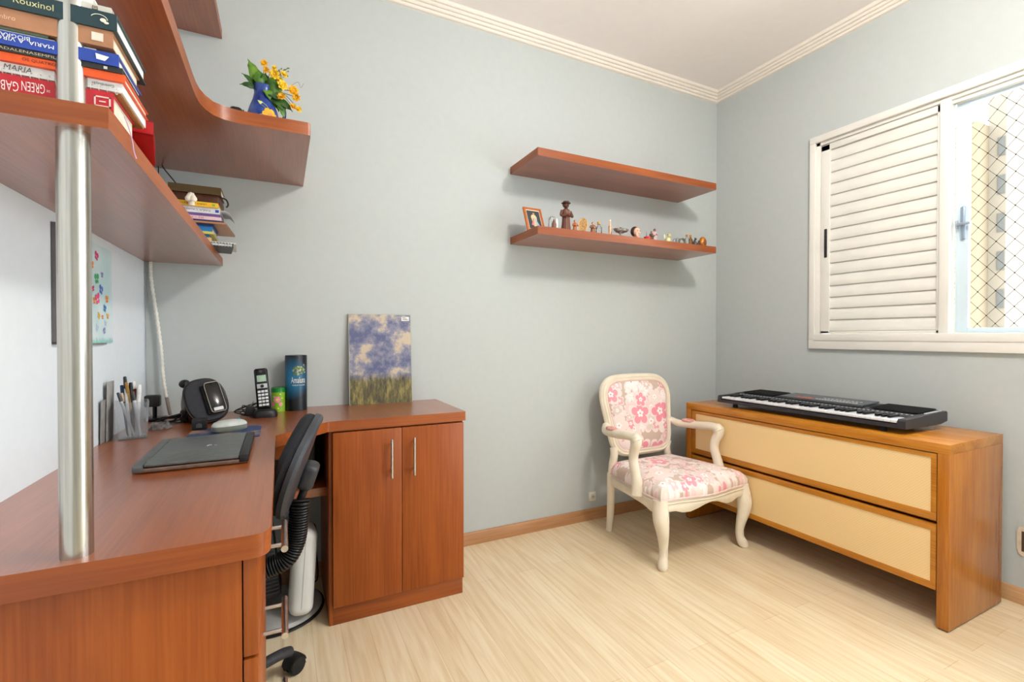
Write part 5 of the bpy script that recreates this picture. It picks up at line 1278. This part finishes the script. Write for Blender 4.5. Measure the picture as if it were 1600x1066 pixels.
part('stem', B().lathe([(.004, .012), (.002, .03), (0, .044)], (1.806, 1.985, zf), 8), clearglass, rd)
statuette('small dark brown cloaked figurine beside the pink robed one', 1.842, 1.985, .044, .024, (94, 66, 52), (170, 130, 104), (70, 46, 38))
statuette('small figurine in pale pink robe with a dark head', 1.866, 1.985, .058, .026, (196, 168, 170), (150, 110, 96), (96, 60, 56))
al = fig('angel_ornament', 'pale yellow green angel ornament right of the pink figurine', 'ornament', 1.962, 1.985); al['group'] = G3
part('body', B().lathe([(0, 0), (.015, 0), (.016, .010), (.010, .022), (0, .026)], (1.962, 1.985, zf), 14), flat((196, 196, 150), .35), al)
part('head', B().sph((1.966, 1.98, zf+.032), .009, 12), flat((206, 196, 130), .35), al)
for s_ in (-1, 1): part('wing', B().sph((1.962+s_*.014, 1.992, zf+.026), (.007, .003, .013), 10), flat((204, 206, 180), .35), al)
part('cap', B().sph((1.966, 1.985, zf+.036), (.006, .006, .006), 8), flat((60, 56, 44)), al)
cr_ = crystal('clear glass cube right of the angel ornament', 2.010, 1.98, .011, .020); crystal('second clear glass cube, beside the little silver basket', 2.030, 1.98, .011, .024)
sb = fig('wire_basket', 'little silver wire basket in front of the miniature bottles', 'basket', 2.066, 1.98); sb['group'] = G3
bb = B()
for q in range(5): bb.sweep(spline([(2.044+q*.0, 1.972+q*.004, zf+.002), (2.050, 1.972+q*.004, zf+.020), (2.066, 1.972+q*.004, zf+.026), (2.082, 1.972+q*.004, zf+.018), (2.088, 1.972+q*.004, zf+.002)], 4), .0012, 6)
for q in range(5):
    t = q/4; bb.cyl((2.046+.04*t, 1.972, zf+.002+.024*math.sin(PI*t)), (2.046+.04*t, 1.988, zf+.002+.024*math.sin(PI*t)), .001, seg=6)
part('wires', bb, flat((150, 150, 142), .3, metal=.6), sb); part('basket_base', B().box(2.044, 1.972, zf, 2.088, 1.988, zf+.003), flat((130, 126, 110)), sb)
bottle('left miniature bottle with clear liquid and gold cap', 2.110, 1.985, .0115, .050, clearglass, (176, 110, 60)); bottle('right miniature bottle with amber liquid and gold cap', 2.138, 1.985, .0105, .050, clearmat('amber_liquid', (226, 180, 100), .4), (190, 130, 50))
def animal(label, x, h, col):
    o = fig('animal_figurine', label, 'figurine', x, 1.98); o['group'] = G3
    part('body', B().sweep(spline([(x-.004, 1.98, zf+.0), (x-.005, 1.98, zf+h*.25), (x, 1.98, zf+h*.5), (x+.001, 1.98, zf+h*.7)], 4), [(.008*(h/.036))]*5+[.007*(h/.036)]*4+[.005*(h/.036)]*4, 10), flat(col, .4), o)
    part('head', B().sph((x+.002, 1.976, zf+h*.80), (.006*(h/.036), .006, h*.15), 10), flat(col, .4), o)
    for s_ in (-1, 1): part('ear', B().sweep([(x+.002+s_*.003, 1.978, zf+h*.88), (x+.002+s_*.005, 1.978, zf+h*1.03)], [.0022, .0006], 6), flat(col, .4), o)
    part('tail', B().sweep(spline([(x+.006, 1.982, zf+.003), (x+.014, 1.982, zf+.006), (x+.015, 1.982, zf+h*.5)], 4), .0016, 6), flat(col, .4), o)
    return o
animal('taller dark pewter animal figurine next to the bottles', 2.166, .038, (62, 58, 54)); animal('shorter dark pewter animal figurine', 2.194, .026, (66, 62, 56))
ab = fig('amber_ornament', 'glossy amber nut-shaped ornament near the right shelf end', 'ornament', 2.243, 1.985); ab['group'] = G3
amb = noise_mat('amber_glaze', (150, 84, 20), (214, 138, 40), nscale=60, rough=.15)
part('shell', B().lathe([(0, 0), (.017, 0), (.0215, .012), (.021, .028), (.015, .043), (.006, .050), (0, .051)], (2.243, 1.99, zf), 20, sy=.8), amb, ab)
part('figure', B().sph((2.243, 1.974, zf+.020), (.009, .006, .016), 12), flat((120, 70, 30), .4), ab); part('foot', B().sph((2.262, 1.985, zf+.004), (.008, .006, .004), 10), amb, ab)

# nudge the row of figurines: a little larger and nearer the shelf's front edge
for o in list(COL.objects):
    if o.get('group') == G3:
        o.location.x *= .987; o.location.y -= .020; o.scale = (1.13, 1.13, 1.13)
